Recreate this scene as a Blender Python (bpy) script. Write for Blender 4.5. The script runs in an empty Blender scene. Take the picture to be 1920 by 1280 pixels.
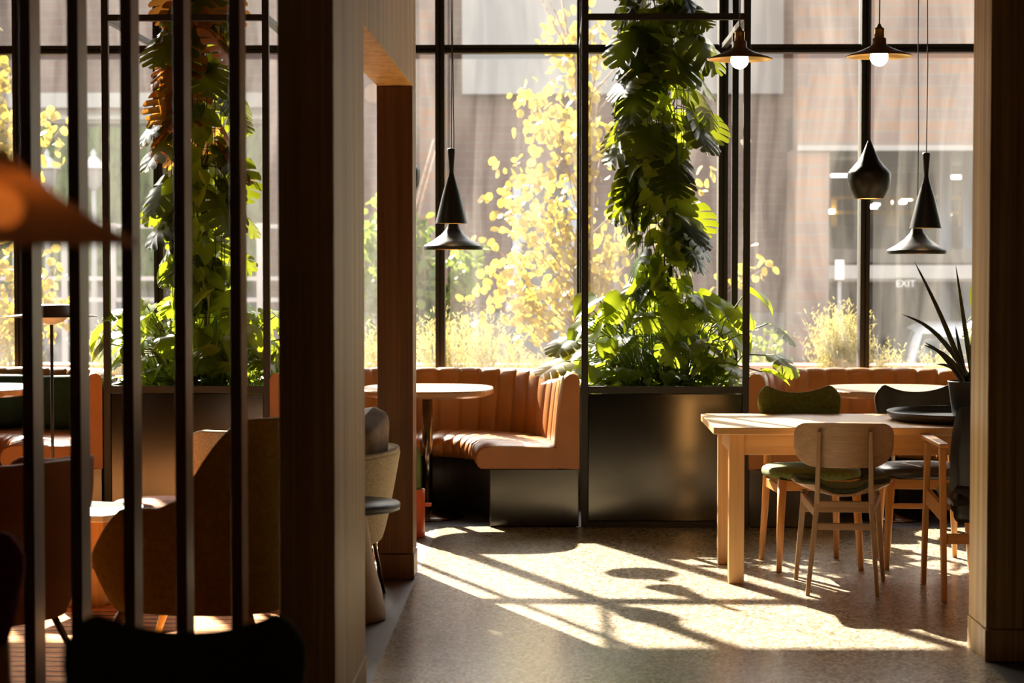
import bpy, math, random
from mathutils import Vector, Matrix
import numpy as np
R = math.radians
PI = math.pi
sc = bpy.context.scene
col = sc.collection

# ------------------------------------------------------------------ camera, sky, sun, exposure
F = 3800.0                      # focal length in pixels of the 1920 frame
cam_d = bpy.data.cameras.new('camera')
cam = bpy.data.objects.new('camera', cam_d); col.objects.link(cam)
cam_d.sensor_width = 36.0
cam_d.lens = F * 36.0 / 1920.0
cam.location = (0, 0, 1.51)
cam.rotation_euler = (PI/2 - math.atan(148.0/F), 0, math.atan(75.0/F))
cam_d.clip_end = 300
cam_d.dof.use_dof = True
cam_d.dof.focus_distance = 10.2
cam_d.dof.aperture_fstop = 3.2
sc.camera = cam

SUNV = Vector((0.445, -1.0, -0.694)).normalized()       # the way the light travels
sun_d = bpy.data.lights.new('sun', 'SUN'); sun_d.energy = 23.0; sun_d.angle = R(0.6); sun_d.color = (1.0, 0.90, 0.73)
sun = bpy.data.objects.new('sun', sun_d); col.objects.link(sun)
sun.rotation_euler = SUNV.to_track_quat('-Z', 'Y').to_euler(); sun.location = (-8, 25, 15)

w = bpy.data.worlds.new('sky'); sc.world = w; w.use_nodes = True
nt = w.node_tree
sky = nt.nodes.new('ShaderNodeTexSky'); sky.sky_type = 'NISHITA'; sky.sun_disc = False
sky.sun_elevation = R(32); sky.sun_rotation = math.atan2(-SUNV.x, -SUNV.y); sky.air_density = 1.0; sky.dust_density = 2.5
hs = nt.nodes.new('ShaderNodeHueSaturation'); hs.inputs['Saturation'].default_value = 0.35
nt.links.new(sky.outputs[0], hs.inputs['Color'])
bg = nt.nodes['Background']; bg.inputs['Strength'].default_value = 0.5
tn = nt.nodes.new('ShaderNodeMix'); tn.data_type = 'RGBA'; tn.blend_type = 'MULTIPLY'; tn.inputs[0].default_value = 1; tn.inputs[7].default_value = (1.0, .97, .91, 1)
nt.links.new(hs.outputs[0], tn.inputs[6]); nt.links.new(tn.outputs[2], bg.inputs[0])

sc.view_settings.view_transform = 'Standard'; sc.view_settings.look = 'None'
sc.view_settings.gamma = 1.0; sc.view_settings.use_curve_mapping = False
sc.view_settings.exposure = 1.0
cy = sc.cycles
cy.max_bounces = 10; cy.diffuse_bounces = 5; cy.glossy_bounces = 4; cy.transmission_bounces = 8; cy.transparent_max_bounces = 16
cy.sample_clamp_indirect = 6.0; cy.caustics_reflective = False; cy.caustics_refractive = False
cy.use_denoising = True

# ------------------------------------------------------------------ helpers
def S(d): return F / d
def wx(px, d): return (px - 1035.0) * d / F
def wz(py, d): return 1.51 - (py - 492.0) * d / F

class MB:
    """collects shapes, then links them as ONE mesh object"""
    def __init__(s): s.v = []; s.f = []; s.sm = []; s.t = []; s.tint = 0.5
    def add(s, vs, fs, smooth=False):
        n = len(s.v); s.v += [tuple(p) for p in vs]; s.t += [s.tint]*len(vs)
        s.f += [tuple(i+n for i in f) for f in fs]; s.sm += [smooth]*len(fs); return s
    def box(s, x0, x1, y0, y1, z0, z1):
        return s.add([(x0,y0,z0),(x1,y0,z0),(x1,y1,z0),(x0,y1,z0),(x0,y0,z1),(x1,y0,z1),(x1,y1,z1),(x0,y1,z1)],
            [(0,3,2,1),(4,5,6,7),(0,1,5,4),(1,2,6,5),(2,3,7,6),(3,0,4,7)])
    def bar(s, a, b, wa, wb, up=(0,0,1), wa2=None, wb2=None):
        """box beam from a to b, section wa (sideways) by wb (along up)"""
        a = Vector(a); b = Vector(b); d = (b-a).normalized(); u = Vector(up)
        sd = d.cross(u)
        if sd.length < 1e-5: sd = d.cross(Vector((0,1,0)))
        sd.normalize(); u = sd.cross(d).normalized()
        wa2 = wa if wa2 is None else wa2; wb2 = wb if wb2 is None else wb2
        vs = []
        for p, A, B in ((a,wa,wb),(b,wa2,wb2)):
            for i, j in ((-1,-1),(1,-1),(1,1),(-1,1)): vs.append(p + sd*(i*A/2) + u*(j*B/2))
        return s.add(vs, [(0,3,2,1),(4,5,6,7),(0,1,5,4),(1,2,6,5),(2,3,7,6),(3,0,4,7)])
    def tube(s, pts, r, n=10, cap=True):
        pts = [Vector(p) for p in pts]; m = len(pts)
        rs = r if isinstance(r, (list, tuple)) else [r]*m
        vs = []; prev = None
        for i, p in enumerate(pts):
            t = (pts[min(i+1,m-1)] - pts[max(i-1,0)]).normalized()
            if prev is None:
                a = t.cross(Vector((0,0,1)));
                if a.length < 1e-3: a = t.cross(Vector((1,0,0)))
            else: a = prev - t*prev.dot(t)
            a.normalize(); prev = a; b = t.cross(a)
            for k in range(n):
                th = 2*PI*k/n; vs.append(p + a*(math.cos(th)*rs[i]) + b*(math.sin(th)*rs[i]))
        fs = []
        for i in range(m-1):
            for k in range(n):
                k2 = (k+1) % n; fs.append((i*n+k, i*n+k2, (i+1)*n+k2, (i+1)*n+k))
        s.add(vs, fs, True)
        if cap and n > 2:
            b0 = len(s.v) - len(vs)
            s.f += [tuple(b0+k for k in range(n-1,-1,-1)), tuple(b0+(m-1)*n+k for k in range(n))]; s.sm += [False, False]
        return s
    def lathe(s, prof, c=(0,0,0), n=32, sx=1.0, sy=1.0):
        vs = []; m = len(prof)
        for r, z in prof:
            for k in range(n):
                th = 2*PI*k/n; vs.append((c[0]+max(r,1e-4)*math.cos(th)*sx, c[1]+max(r,1e-4)*math.sin(th)*sy, c[2]+z))
        fs = []
        for i in range(m-1):
            for k in range(n):
                k2 = (k+1) % n; fs.append((i*n+k, i*n+k2, (i+1)*n+k2, (i+1)*n+k))
        return s.add(vs, fs, True)
    def prism(s, poly, z0, z1):
        n = len(poly)
        vs = [(x,y,z0) for x,y in poly] + [(x,y,z1) for x,y in poly]
        fs = [tuple(range(n-1,-1,-1)), tuple(range(n,2*n))] + [(i,(i+1)%n,n+(i+1)%n,n+i) for i in range(n)]
        return s.add(vs, fs)
    def grid(s, fn, nu, nv, smooth=True):
        vs = [fn(i/nu, j/nv) for j in range(nv+1) for i in range(nu+1)]
        fs = [(j*(nu+1)+i, j*(nu+1)+i+1, (j+1)*(nu+1)+i+1, (j+1)*(nu+1)+i) for j in range(nv) for i in range(nu)]
        return s.add(vs, fs, smooth)
    def build(s, name, mat, parent=None, bevel=0, seg=2, solid=0, sub=0, smooth=None, off=0):
        me = bpy.data.meshes.new(name); me.from_pydata(s.v, [], s.f)
        me.polygons.foreach_set('use_smooth', [(x if smooth is None else smooth) for x in s.sm])
        at_ = me.attributes.new('tint', 'FLOAT', 'POINT'); at_.data.foreach_set('value', s.t)
        me.materials.append(mat); me.update()
        o = bpy.data.objects.new(name, me); col.objects.link(o)
        if parent: o.parent = parent
        if solid:
            m = o.modifiers.new('solid', 'SOLIDIFY'); m.thickness = solid; m.offset = off
        if sub:
            m = o.modifiers.new('sub', 'SUBSURF'); m.levels = sub; m.render_levels = sub
        if bevel:
            m = o.modifiers.new('bevel', 'BEVEL'); m.width = bevel; m.segments = seg; m.limit_method = 'ANGLE'; m.angle_limit = R(40)
        return o

def thing(name, label, cat, loc=(0,0,0), rz=0, group=None):
    o = bpy.data.objects.new(name, None); col.objects.link(o); o.location = loc; o.rotation_euler = (0,0,rz)
    o.empty_display_size = .1
    o['label'] = label; o['category'] = cat
    if group: o['group'] = group
    return o
def tag(o, label, cat, group=None, kind=None):
    o['label'] = label; o['category'] = cat
    if group: o['group'] = group
    if kind: o['kind'] = kind
    return o
def struct(o, label=None):
    o['kind'] = 'structure'
    if label: o['label'] = label
    return o
def dup(root, loc, rz, label, group=None, name=None):
    r = root.copy(); col.objects.link(r); r.location = loc; r.rotation_euler = (0,0,rz); r['label'] = label
    if group: r['group'] = group
    for ch in list(root.children):
        c = ch.copy(); col.objects.link(c); c.parent = r
        for g in ch.children:
            d = g.copy(); col.objects.link(d); d.parent = c
    return r

# ------------------------------------------------------------------ materials
def new_mat(name):
    m = bpy.data.materials.new(name); m.use_nodes = True
    t = m.node_tree; return m, t, t.nodes['Principled BSDF'], t.nodes, t.links
def plain(name, c, rough=.5, metal=0, noise=0, nscale=8, bump=0, bscale=200, spec=.5, coat=0):
    m, t, b, N, L = new_mat(name)
    b.inputs['Base Color'].default_value = (*c, 1); b.inputs['Roughness'].default_value = rough
    b.inputs['Metallic'].default_value = metal; b.inputs['Specular IOR Level'].default_value = spec
    b.inputs['Coat Weight'].default_value = coat
    tc = N.new('ShaderNodeTexCoord')
    if noise:
        n = N.new('ShaderNodeTexNoise'); n.inputs['Scale'].default_value = nscale; n.inputs['Detail'].default_value = 5
        L.new(tc.outputs['Object'], n.inputs['Vector'])
        r = N.new('ShaderNodeValToRGB')
        r.color_ramp.elements[0].position = .3; r.color_ramp.elements[1].position = .7
        r.color_ramp.elements[0].color = (*[x*(1-noise) for x in c], 1); r.color_ramp.elements[1].color = (*[min(1,x*(1+noise)) for x in c], 1)
        L.new(n.outputs[0], r.inputs[0]); L.new(r.outputs[0], b.inputs['Base Color'])
    if bump:
        n2 = N.new('ShaderNodeTexNoise'); n2.inputs['Scale'].default_value = bscale; n2.inputs['Detail'].default_value = 3
        L.new(tc.outputs['Object'], n2.inputs['Vector'])
        bp = N.new('ShaderNodeBump'); bp.inputs['Strength'].default_value = bump; bp.inputs['Distance'].default_value = .002
        L.new(n2.outputs[0], bp.inputs['Height']); L.new(bp.outputs[0], b.inputs['Normal'])
    return m
def wood(name, c1, c2, axis=2, rough=.42, scale=26, stretch=14, spec=.5):
    m, t, b, N, L = new_mat(name)
    tc = N.new('ShaderNodeTexCoord'); mp = N.new('ShaderNodeMapping')
    s = [scale]*3; s[axis] = scale/stretch; mp.inputs['Scale'].default_value = s
    L.new(tc.outputs['Object'], mp.inputs[0])
    n = N.new('ShaderNodeTexNoise'); n.inputs['Scale'].default_value = 1; n.inputs['Detail'].default_value = 6; n.inputs['Roughness'].default_value = .62; n.inputs['Distortion'].default_value = .5
    L.new(mp.outputs[0], n.inputs['Vector'])
    mp2 = N.new('ShaderNodeMapping'); s2 = [scale*5]*3; s2[axis] = scale/stretch*1.5; mp2.inputs['Scale'].default_value = s2
    L.new(tc.outputs['Object'], mp2.inputs[0])
    n2 = N.new('ShaderNodeTexNoise'); n2.inputs['Scale'].default_value = 1; n2.inputs['Detail'].default_value = 4
    L.new(mp2.outputs[0], n2.inputs['Vector'])
    mx = N.new('ShaderNodeMix'); mx.data_type = 'FLOAT'; mx.inputs[0].default_value = .4
    L.new(n.outputs[0], mx.inputs[2]); L.new(n2.outputs[0], mx.inputs[3])
    r = N.new('ShaderNodeValToRGB'); r.color_ramp.elements[0].position = .36; r.color_ramp.elements[1].position = .64
    r.color_ramp.elements[0].color = (*c1,1); r.color_ramp.elements[1].color = (*c2,1)
    L.new(mx.outputs[0], r.inputs[0]); L.new(r.outputs[0], b.inputs['Base Color'])
    b.inputs['Roughness'].default_value = rough; b.inputs['Specular IOR Level'].default_value = spec
    bp = N.new('ShaderNodeBump'); bp.inputs['Strength'].default_value = .15; bp.inputs['Distance'].default_value = .002
    L.new(n2.outputs[0], bp.inputs['Height']); L.new(bp.outputs[0], b.inputs['Normal'])
    return m
def leaf_mat(name, dark, light, trans, tw=.5, rough=.35):
    m, t, b, N, L = new_mat(name)
    a = N.new('ShaderNodeAttribute'); a.attribute_name = 'tint'
    r = N.new('ShaderNodeValToRGB'); r.color_ramp.elements[0].color = (*dark,1); r.color_ramp.elements[1].color = (*light,1)
    r2 = N.new('ShaderNodeValToRGB'); r2.color_ramp.elements[0].color = (*[x*.55 for x in trans],1); r2.color_ramp.elements[1].color = (*trans,1)
    L.new(a.outputs['Fac'], r.inputs[0]); L.new(a.outputs['Fac'], r2.inputs[0])
    L.new(r.outputs[0], b.inputs['Base Color']); b.inputs['Roughness'].default_value = rough
    tr = N.new('ShaderNodeBsdfTranslucent'); L.new(r2.outputs[0], tr.inputs[0])
    mx = N.new('ShaderNodeMixShader'); mx.inputs[0].default_value = tw
    L.new(b.outputs[0], mx.inputs[1]); L.new(tr.outputs[0], mx.inputs[2])
    L.new(mx.outputs[0], N['Material Output'].inputs[0])
    return m
def emit(name, c, s):
    m, t, b, N, L = new_mat(name)
    b.inputs['Base Color'].default_value = (*c,1); b.inputs['Emission Color'].default_value = (*c,1); b.inputs['Emission Strength'].default_value = s
    return m
def brick(name, c1, c2, mort, sc_=1.0, rough=.85):
    m, t, b, N, L = new_mat(name)
    tc = N.new('ShaderNodeTexCoord'); mp = N.new('ShaderNodeMapping'); mp.inputs['Rotation'].default_value = (PI/2, 0, 0)
    L.new(tc.outputs['Object'], mp.inputs[0])
    k = N.new('ShaderNodeTexBrick'); k.inputs['Scale'].default_value = 1; k.inputs['Brick Width'].default_value = .42*sc_; k.inputs['Row Height'].default_value = .13*sc_
    k.inputs['Mortar Size'].default_value = .012; k.inputs['Color1'].default_value = (*c1,1); k.inputs['Color2'].default_value = (*c2,1); k.inputs['Mortar'].default_value = (*mort,1)
    k.inputs['Bias'].default_value = -.2
    L.new(mp.outputs[0], k.inputs['Vector'])
    n = N.new('ShaderNodeTexNoise'); n.inputs['Scale'].default_value = .8; n.inputs['Detail'].default_value = 4; L.new(tc.outputs['Object'], n.inputs['Vector'])
    mx = N.new('ShaderNodeMix'); mx.data_type = 'RGBA'; mx.blend_type = 'MULTIPLY'; mx.inputs[0].default_value = .35
    L.new(k.outputs[0], mx.inputs[6]); L.new(n.outputs[0], mx.inputs[7]); L.new(mx.outputs[2], b.inputs['Base Color'])
    b.inputs['Roughness'].default_value = rough
    return m

M = {}
M['post'] = wood('stained_oak', (.27,.145,.042), (.66,.42,.14), 2, .5, 15, 34, .2)
M['post_dark'] = wood('dark_oak', (.09,.036,.016), (.19,.085,.034), 2, .42, 26, 26, .4)  # darker oak tone, used on the far post only
M['post_y'] = wood('stained_oak_header', (.25,.13,.04), (.62,.39,.13), 2, .5, 15, 34, .2)
M['slat'] = wood('slat_oak', (.10,.05,.03), (.20,.11,.065), 2, .38, 40, 22)
M['table'] = wood('light_oak', (.50,.26,.085), (.66,.38,.15), 0, .40, 22, 14)
M['table_leg'] = wood('light_oak_leg', (.50,.26,.085), (.66,.38,.15), 2, .40, 22, 14)
M['oak_chair'] = wood('orange_oak', (.44,.19,.045), (.58,.28,.085), 2, .35, 30, 12)
M['oak_rail'] = wood('orange_oak_rail', (.44,.19,.045), (.58,.28,.085), 0, .35, 30, 12)
M['ash'] = wood('brown_ash', (.24,.13,.055), (.36,.21,.10), 2, .4, 34, 14)
M['ash_x'] = wood('brown_ash_veneer', (.24,.13,.055), (.37,.215,.10), 0, .4, 38, 14)
M['veneer'] = wood('table_veneer', (.28,.15,.08), (.42,.26,.15), 0, .28, 22, 12)
M['cone_wood'] = wood('pedestal_wood', (.28,.17,.09), (.40,.27,.15), 2, .5, 26, 10)
M['floor_wood'] = wood('floor_planks', (.065,.034,.02), (.13,.072,.042), 1, .5, 16, 16)
M['panel_orange'] = wood('orange_panel', (.42,.15,.04), (.55,.22,.07), 2, .4, 20, 14)
M['leather'] = plain('tan_leather', (.36,.140,.032), .36, noise=.12, nscale=5, bump=.25, bscale=240)
M['black_leather'] = plain('black_leather', (.022,.022,.024), .33, bump=.25, bscale=220)
M['green_fabric'] = plain('moss_green_fabric', (.105,.125,.036), .8, noise=.25, nscale=60, bump=.5, bscale=400, spec=.18)
M['dark_green_fabric'] = plain('dark_green_fabric', (.035,.045,.022), .8, noise=.25, nscale=60, bump=.4, bscale=400, spec=.18)
M['red_fabric'] = plain('dark_red_fabric', (.16,.012,.02), .75, noise=.2, nscale=60, spec=.18)
M['mustard'] = plain('mustard_fabric', (.25,.15,.018), .8, noise=.15, nscale=50, bump=.3, bscale=300, spec=.18)
M['brown_leather'] = plain('brown_leather', (.30,.125,.035), .75, noise=.12, nscale=6, spec=.18)
M['beige'] = plain('beige_tweed', (.46,.37,.24), .9, noise=.35, nscale=160, bump=.7, bscale=260, spec=.18)
M['brown_cushion'] = plain('taupe_velvet', (.24,.165,.11), .7, noise=.2, nscale=20, spec=.18)
M['teal'] = plain('deep_green_velvet', (.012,.035,.03), .75, noise=.2, nscale=20, spec=.18)
M['black_metal'] = plain('black_frame_steel', (.016,.015,.014), .42, spec=.4)
M['chrome'] = plain('dark_chrome', (.20,.19,.18), .18, 1)
M['bronze'] = plain('bronze_rod', (.14,.10,.07), .3, .9)
M['brass'] = plain('brushed_brass', (.62,.42,.16), .28, 1)
M['shade_out'] = plain('brown_enamel_shade', (.30,.21,.12), .38, .3)
M['lamp_black'] = plain('matte_black_spun_metal', (.022,.020,.018), .36, .5)
M['lamp_gold'] = plain('beaten_brass_inner', (.75,.5,.18), .35, .9)
M['grey_top'] = plain('slate_grey_top', (.055,.062,.07), .45)
M['terracotta'] = plain('orange_ceramic', (.60,.11,.03), .4)
M['pot_dark'] = plain('charcoal_ceramic', (.035,.033,.032), .5)
M['tray'] = plain('dark_grey_tray', (.045,.042,.038), .4)
M['soil'] = plain('dark_soil', (.03,.02,.012), .95, noise=.4, nscale=60)
M['cable'] = plain('dark_cable', (.03,.015,.015), .6)
M['pink_cable'] = plain('brown_cable', (.12,.05,.035), .6)
M['white_metal'] = plain('white_painted_metal', (.40,.40,.39), .4)
M['lamp_grey'] = plain('grey_lamp_shade', (.30,.29,.28), .45)
M['ceiling'] = plain('dark_ceiling', (.035,.025,.02), .9)
M['wall_dark'] = plain('dark_brown_wall', (.05,.028,.02), .7)
M['wall_low'] = plain('low_wall_plaster', (.25,.2,.16), .8)
M['blue_floor'] = plain('blue_grey_floor', (.10,.115,.15), .35, noise=.15, nscale=4)
M['dark_floor'] = plain('dark_floor', (.055,.045,.04), .45, noise=.15, nscale=4)
M['bulb'] = emit('glowing_bulb', (1.0,.80,.52), 14)
M['bulb_orange'] = emit('amber_bulb', (1.0,.50,.16), 5)
M['tube_light'] = emit('fluorescent_tube', (1.0,.93,.72), 4.5)
M['white_top'] = plain('white_table_top', (.72,.66,.62), .35)
M['stem'] = plain('green_stem', (.10,.16,.035), .5)
M['vine_stem'] = plain('brown_vine_stem', (.09,.085,.04), .6)
M['bark'] = plain('grey_brown_bark', (.28,.21,.15), .85, noise=.3, nscale=20)
M['monstera'] = leaf_mat('monstera_leaf', (.008,.022,.006), (.04,.085,.012), (.34,.38,.015), .30, .27)
M['pothos'] = leaf_mat('pothos_leaf', (.02,.06,.008), (.11,.17,.015), (.58,.68,.03), .5, .35)
M['autumn'] = leaf_mat('brown_leaf', (.16,.055,.012), (.28,.10,.02), (.75,.30,.04), .45, .5)
M['yellow'] = leaf_mat('autumn_yellow_leaf', (.42,.32,.05), (.52,.43,.12), (.50,.38,.05), .5, .5)
M['green_bush'] = leaf_mat('bush_leaf', (.05,.10,.015), (.13,.20,.03), (.22,.30,.04), .4, .6)
M['grass'] = leaf_mat('ornamental_grass', (.22,.19,.05), (.34,.28,.12), (.36,.31,.11), .5, .6)
M['aloe'] = leaf_mat('spiky_leaf', (.018,.020,.010), (.05,.05,.02), (.12,.12,.03), .2, .35)
M['ivy'] = plain('ivy_wall', (.22,.27,.10), .9, noise=.55, nscale=1.6)
M['brick_main'] = brick('brown_brick', (.17,.105,.085), (.14,.085,.075), (.17,.13,.11))
M['brick_pink'] = brick('pink_brick', (.26,.185,.155), (.36,.20,.12), (.26,.22,.19), 1.2)
M['stone'] = plain('pale_stone', (.36,.34,.31), .8, noise=.08, nscale=2)
M['panel_white'] = plain('pale_grey_panel', (.29,.285,.275), .7, noise=.04, nscale=1)
M['grey_wall'] = plain('grey_plinth', (.18,.175,.165), .8, noise=.1, nscale=2)
M['concrete'] = plain('garage_concrete', (.14,.12,.10), .9, noise=.15, nscale=1.5)
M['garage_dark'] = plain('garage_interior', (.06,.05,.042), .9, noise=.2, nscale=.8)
M['yellow_rail'] = plain('yellow_safety_rail', (.55,.33,.08), .6)
M['blue_reflection'] = plain('blue_grey_reflection', (.17,.22,.32), .5)
M['asphalt'] = plain('street_asphalt', (.10,.095,.09), .9, noise=.1, nscale=2)
M['mulch'] = plain('planting_bed_soil', (.16,.11,.07), .95, noise=.3, nscale=9)
M['brick_low'] = plain('terracotta_coping', (.50,.25,.16), .8, noise=.1, nscale=4)
M['car_white'] = plain('white_car_paint', (.45,.47,.49), .25, coat=.5)
M['car_glass'] = plain('tinted_car_glass', (.05,.06,.055), .12)
M['rubber'] = plain('black_rubber', (.02,.02,.02), .7)
M['tail'] = plain('orange_tail_lamp', (.7,.2,.05), .3)
M['window_blue'] = plain('pale_blue_window_frame', (.34,.38,.43), .5)
M['window_dark'] = plain('dark_building_window', (.10,.12,.13), .2)
M['sign_white'] = plain('white_sign', (.75,.74,.70), .6)

# satin black steel with cloudy rolling marks
m, t, b, N, L = new_mat('blackened_steel_panel'); M['steel'] = m
b.inputs['Base Color'].default_value = (.105,.098,.085,1); b.inputs['Metallic'].default_value = 1
b.inputs['Roughness'].default_value = .28
tc = N.new('ShaderNodeTexCoord'); n = N.new('ShaderNodeTexNoise'); n.inputs['Scale'].default_value = 3.0; n.inputs['Detail'].default_value = 5
mp = N.new('ShaderNodeMapping'); mp.inputs['Scale'].default_value = (1,1,.45); L.new(tc.outputs['Object'], mp.inputs[0]); L.new(mp.outputs[0], n.inputs['Vector'])
mr = N.new('ShaderNodeMapRange'); mr.inputs[3].default_value = .11; mr.inputs[4].default_value = .19; L.new(n.outputs[0], mr.inputs[0]); L.new(mr.outputs[0], b.inputs['Roughness'])
mr2 = N.new('ShaderNodeMapRange'); mr2.inputs[3].default_value = .7; mr2.inputs[4].default_value = 1.3; L.new(n.outputs[0], mr2.inputs[0])

# perforated dark metal (booth inner base)
m, t, b, N, L = new_mat('perforated_dark_metal'); M['perf'] = m
tc = N.new('ShaderNodeTexCoord'); vo = N.new('ShaderNodeTexVoronoi'); vo.inputs['Scale'].default_value = 55; vo.inputs['Randomness'].default_value = 0
L.new(tc.outputs['Object'], vo.inputs['Vector'])
r = N.new('ShaderNodeValToRGB'); r.color_ramp.elements[0].position = .28; r.color_ramp.elements[1].position = .34
r.color_ramp.elements[0].color = (.003,.003,.003,1); r.color_ramp.elements[1].color = (.035,.034,.033,1)
L.new(vo.outputs['Distance'], r.inputs[0]); L.new(r.outputs[0], b.inputs['Base Color']); b.inputs['Roughness'].default_value = .5

# terrazzo
m, t, b, N, L = new_mat('terrazzo'); M['terrazzo'] = m
tc = N.new('ShaderNodeTexCoord')
v1 = N.new('ShaderNodeTexVoronoi'); v1.inputs['Scale'].default_value = 84; L.new(tc.outputs['Object'], v1.inputs['Vector'])
sep = N.new('ShaderNodeSeparateColor'); L.new(v1.outputs['Color'], sep.inputs[0])
r = N.new('ShaderNodeValToRGB'); r.color_ramp.interpolation = 'CONSTANT'
els = [(0,(.13,.095,.06)),(.14,(.32,.255,.17)),(.36,(.44,.37,.27)),(.58,(.24,.18,.11)),(.72,(.52,.47,.38)),(.88,(.19,.155,.12))]
while len(r.color_ramp.elements) < len(els): r.color_ramp.elements.new(.5)
for e, (p, c) in zip(r.color_ramp.elements, els): e.position = p; e.color = (*c,1)
L.new(sep.outputs[0], r.inputs[0])
n1 = N.new('ShaderNodeTexNoise'); n1.inputs['Scale'].default_value = 260; n1.inputs['Detail'].default_value = 2; L.new(tc.outputs['Object'], n1.inputs['Vector'])
mx = N.new('ShaderNodeMix'); mx.data_type = 'RGBA'; L.new(r.outputs[0], mx.inputs[6]); mx.inputs[7].default_value = (.40,.34,.26,1)
rr = N.new('ShaderNodeMapRange'); rr.inputs[1].default_value = .45; rr.inputs[2].default_value = .6; rr.inputs[4].default_value = .4; L.new(n1.outputs[0], rr.inputs[0]); L.new(rr.outputs[0], mx.inputs[0])
L.new(mx.outputs[2], b.inputs['Base Color']); b.inputs['Roughness'].default_value = .22
b.inputs['Specular IOR Level'].default_value = .5

# carpet : rows of loops in orange, rust and cream with thin navy lines
m, t, b, N, L = new_mat('striped_carpet'); M['carpet'] = m
tc = N.new('ShaderNodeTexCoord'); sp = N.new('ShaderNodeSeparateXYZ'); L.new(tc.outputs['Object'], sp.inputs[0])
n1 = N.new('ShaderNodeTexNoise'); n1.inputs['Scale'].default_value = 9; n1.inputs['Detail'].default_value = 4; L.new(tc.outputs['Object'], n1.inputs['Vector'])
ad = N.new('ShaderNodeMath'); ad.operation = 'MULTIPLY_ADD'; L.new(n1.outputs[0], ad.inputs[0]); ad.inputs[1].default_value = .05; L.new(sp.outputs[1], ad.inputs[2])
ml = N.new('ShaderNodeMath'); ml.operation = 'MULTIPLY'; ml.inputs[1].default_value = 11; L.new(ad.outputs[0], ml.inputs[0])
fr = N.new('ShaderNodeMath'); fr.operation = 'FRACT'; L.new(ml.outputs[0], fr.inputs[0])
r = N.new('ShaderNodeValToRGB'); r.color_ramp.elements[0].position = .14; r.color_ramp.elements[1].position = .22
r.color_ramp.elements[0].color = (.05,.04,.06,1); r.color_ramp.elements[1].color = (1,1,1,1); L.new(fr.outputs[0], r.inputs[0])
n2 = N.new('ShaderNodeTexNoise'); n2.inputs['Scale'].default_value = 14; n2.inputs['Detail'].default_value = 3
mp = N.new('ShaderNodeMapping'); mp.inputs['Scale'].default_value = (1,4,1); L.new(tc.outputs['Object'], mp.inputs[0]); L.new(mp.outputs[0], n2.inputs['Vector'])
r2 = N.new('ShaderNodeValToRGB'); r2.color_ramp.elements[0].position = .35; r2.color_ramp.elements[1].position = .65
r2.color_ramp.elements[0].color = (.60,.17,.04,1); r2.color_ramp.elements[1].color = (.80,.42,.15,1)
L.new(n2.outputs[0], r2.inputs[0])
mx = N.new('ShaderNodeMix'); mx.data_type = 'RGBA'; mx.blend_type = 'MULTIPLY'; mx.inputs[0].default_value = 1; L.new(r2.outputs[0], mx.inputs[6]); L.new(r.outputs[0], mx.inputs[7])
L.new(mx.outputs[2], b.inputs['Base Color']); b.inputs['Roughness'].default_value = .95

# patterned ottoman
m, t, b, N, L = new_mat('woven_red_pattern'); M['weave'] = m
tc = N.new('ShaderNodeTexCoord'); vo = N.new('ShaderNodeTexVoronoi'); vo.inputs['Scale'].default_value = 90; vo.inputs['Randomness'].default_value = .5
L.new(tc.outputs['Object'], vo.inputs['Vector'])
r = N.new('ShaderNodeValToRGB'); r.color_ramp.elements[0].color = (.55,.36,.26,1); r.color_ramp.elements[1].position = .5; r.color_ramp.elements[1].color = (.30,.08,.04,1)
L.new(vo.outputs['Distance'], r.inputs[0]); L.new(r.outputs[0], b.inputs['Base Color']); b.inputs['Roughness'].default_value = .9

# slightly dusty window glass
m, t, b, N, L = new_mat('dusty_window_glass'); M['glass'] = m
N.remove(b)
tr = N.new('ShaderNodeBsdfTransparent'); tr.inputs[0].default_value = (.97,.975,.97,1)
gl = N.new('ShaderNodeBsdfGlossy'); gl.inputs['Roughness'].default_value = .01
tl = N.new('ShaderNodeBsdfTranslucent'); tl.inputs[0].default_value = (.95,.9,.86,1)
tc = N.new('ShaderNodeTexCoord'); mp = N.new('ShaderNodeMapping'); mp.inputs['Scale'].default_value = (7,1,.9); L.new(tc.outputs['Object'], mp.inputs[0])
nn = N.new('ShaderNodeTexNoise'); nn.inputs['Scale'].default_value = 1.0; nn.inputs['Detail'].default_value = 6; nn.inputs['Distortion'].default_value = 1.2; L.new(mp.outputs[0], nn.inputs['Vector'])
mr = N.new('ShaderNodeMapRange'); mr.inputs[1].default_value = .35; mr.inputs[2].default_value = .75; mr.inputs[3].default_value = .006; mr.inputs[4].default_value = .020; L.new(nn.outputs[0], mr.inputs[0])
fz = N.new('ShaderNodeFresnel'); fz.inputs[0].default_value = 1.3
m1 = N.new('ShaderNodeMixShader'); L.new(mr.outputs[0], m1.inputs[0]); L.new(tr.outputs[0], m1.inputs[1]); L.new(tl.outputs[0], m1.inputs[2])
m2 = N.new('ShaderNodeMixShader'); L.new(fz.outputs[0], m2.inputs[0]); L.new(m1.outputs[0], m2.inputs[1]); L.new(gl.outputs[0], m2.inputs[2])
L.new(m2.outputs[0], N['Material Output'].inputs[0])

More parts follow.
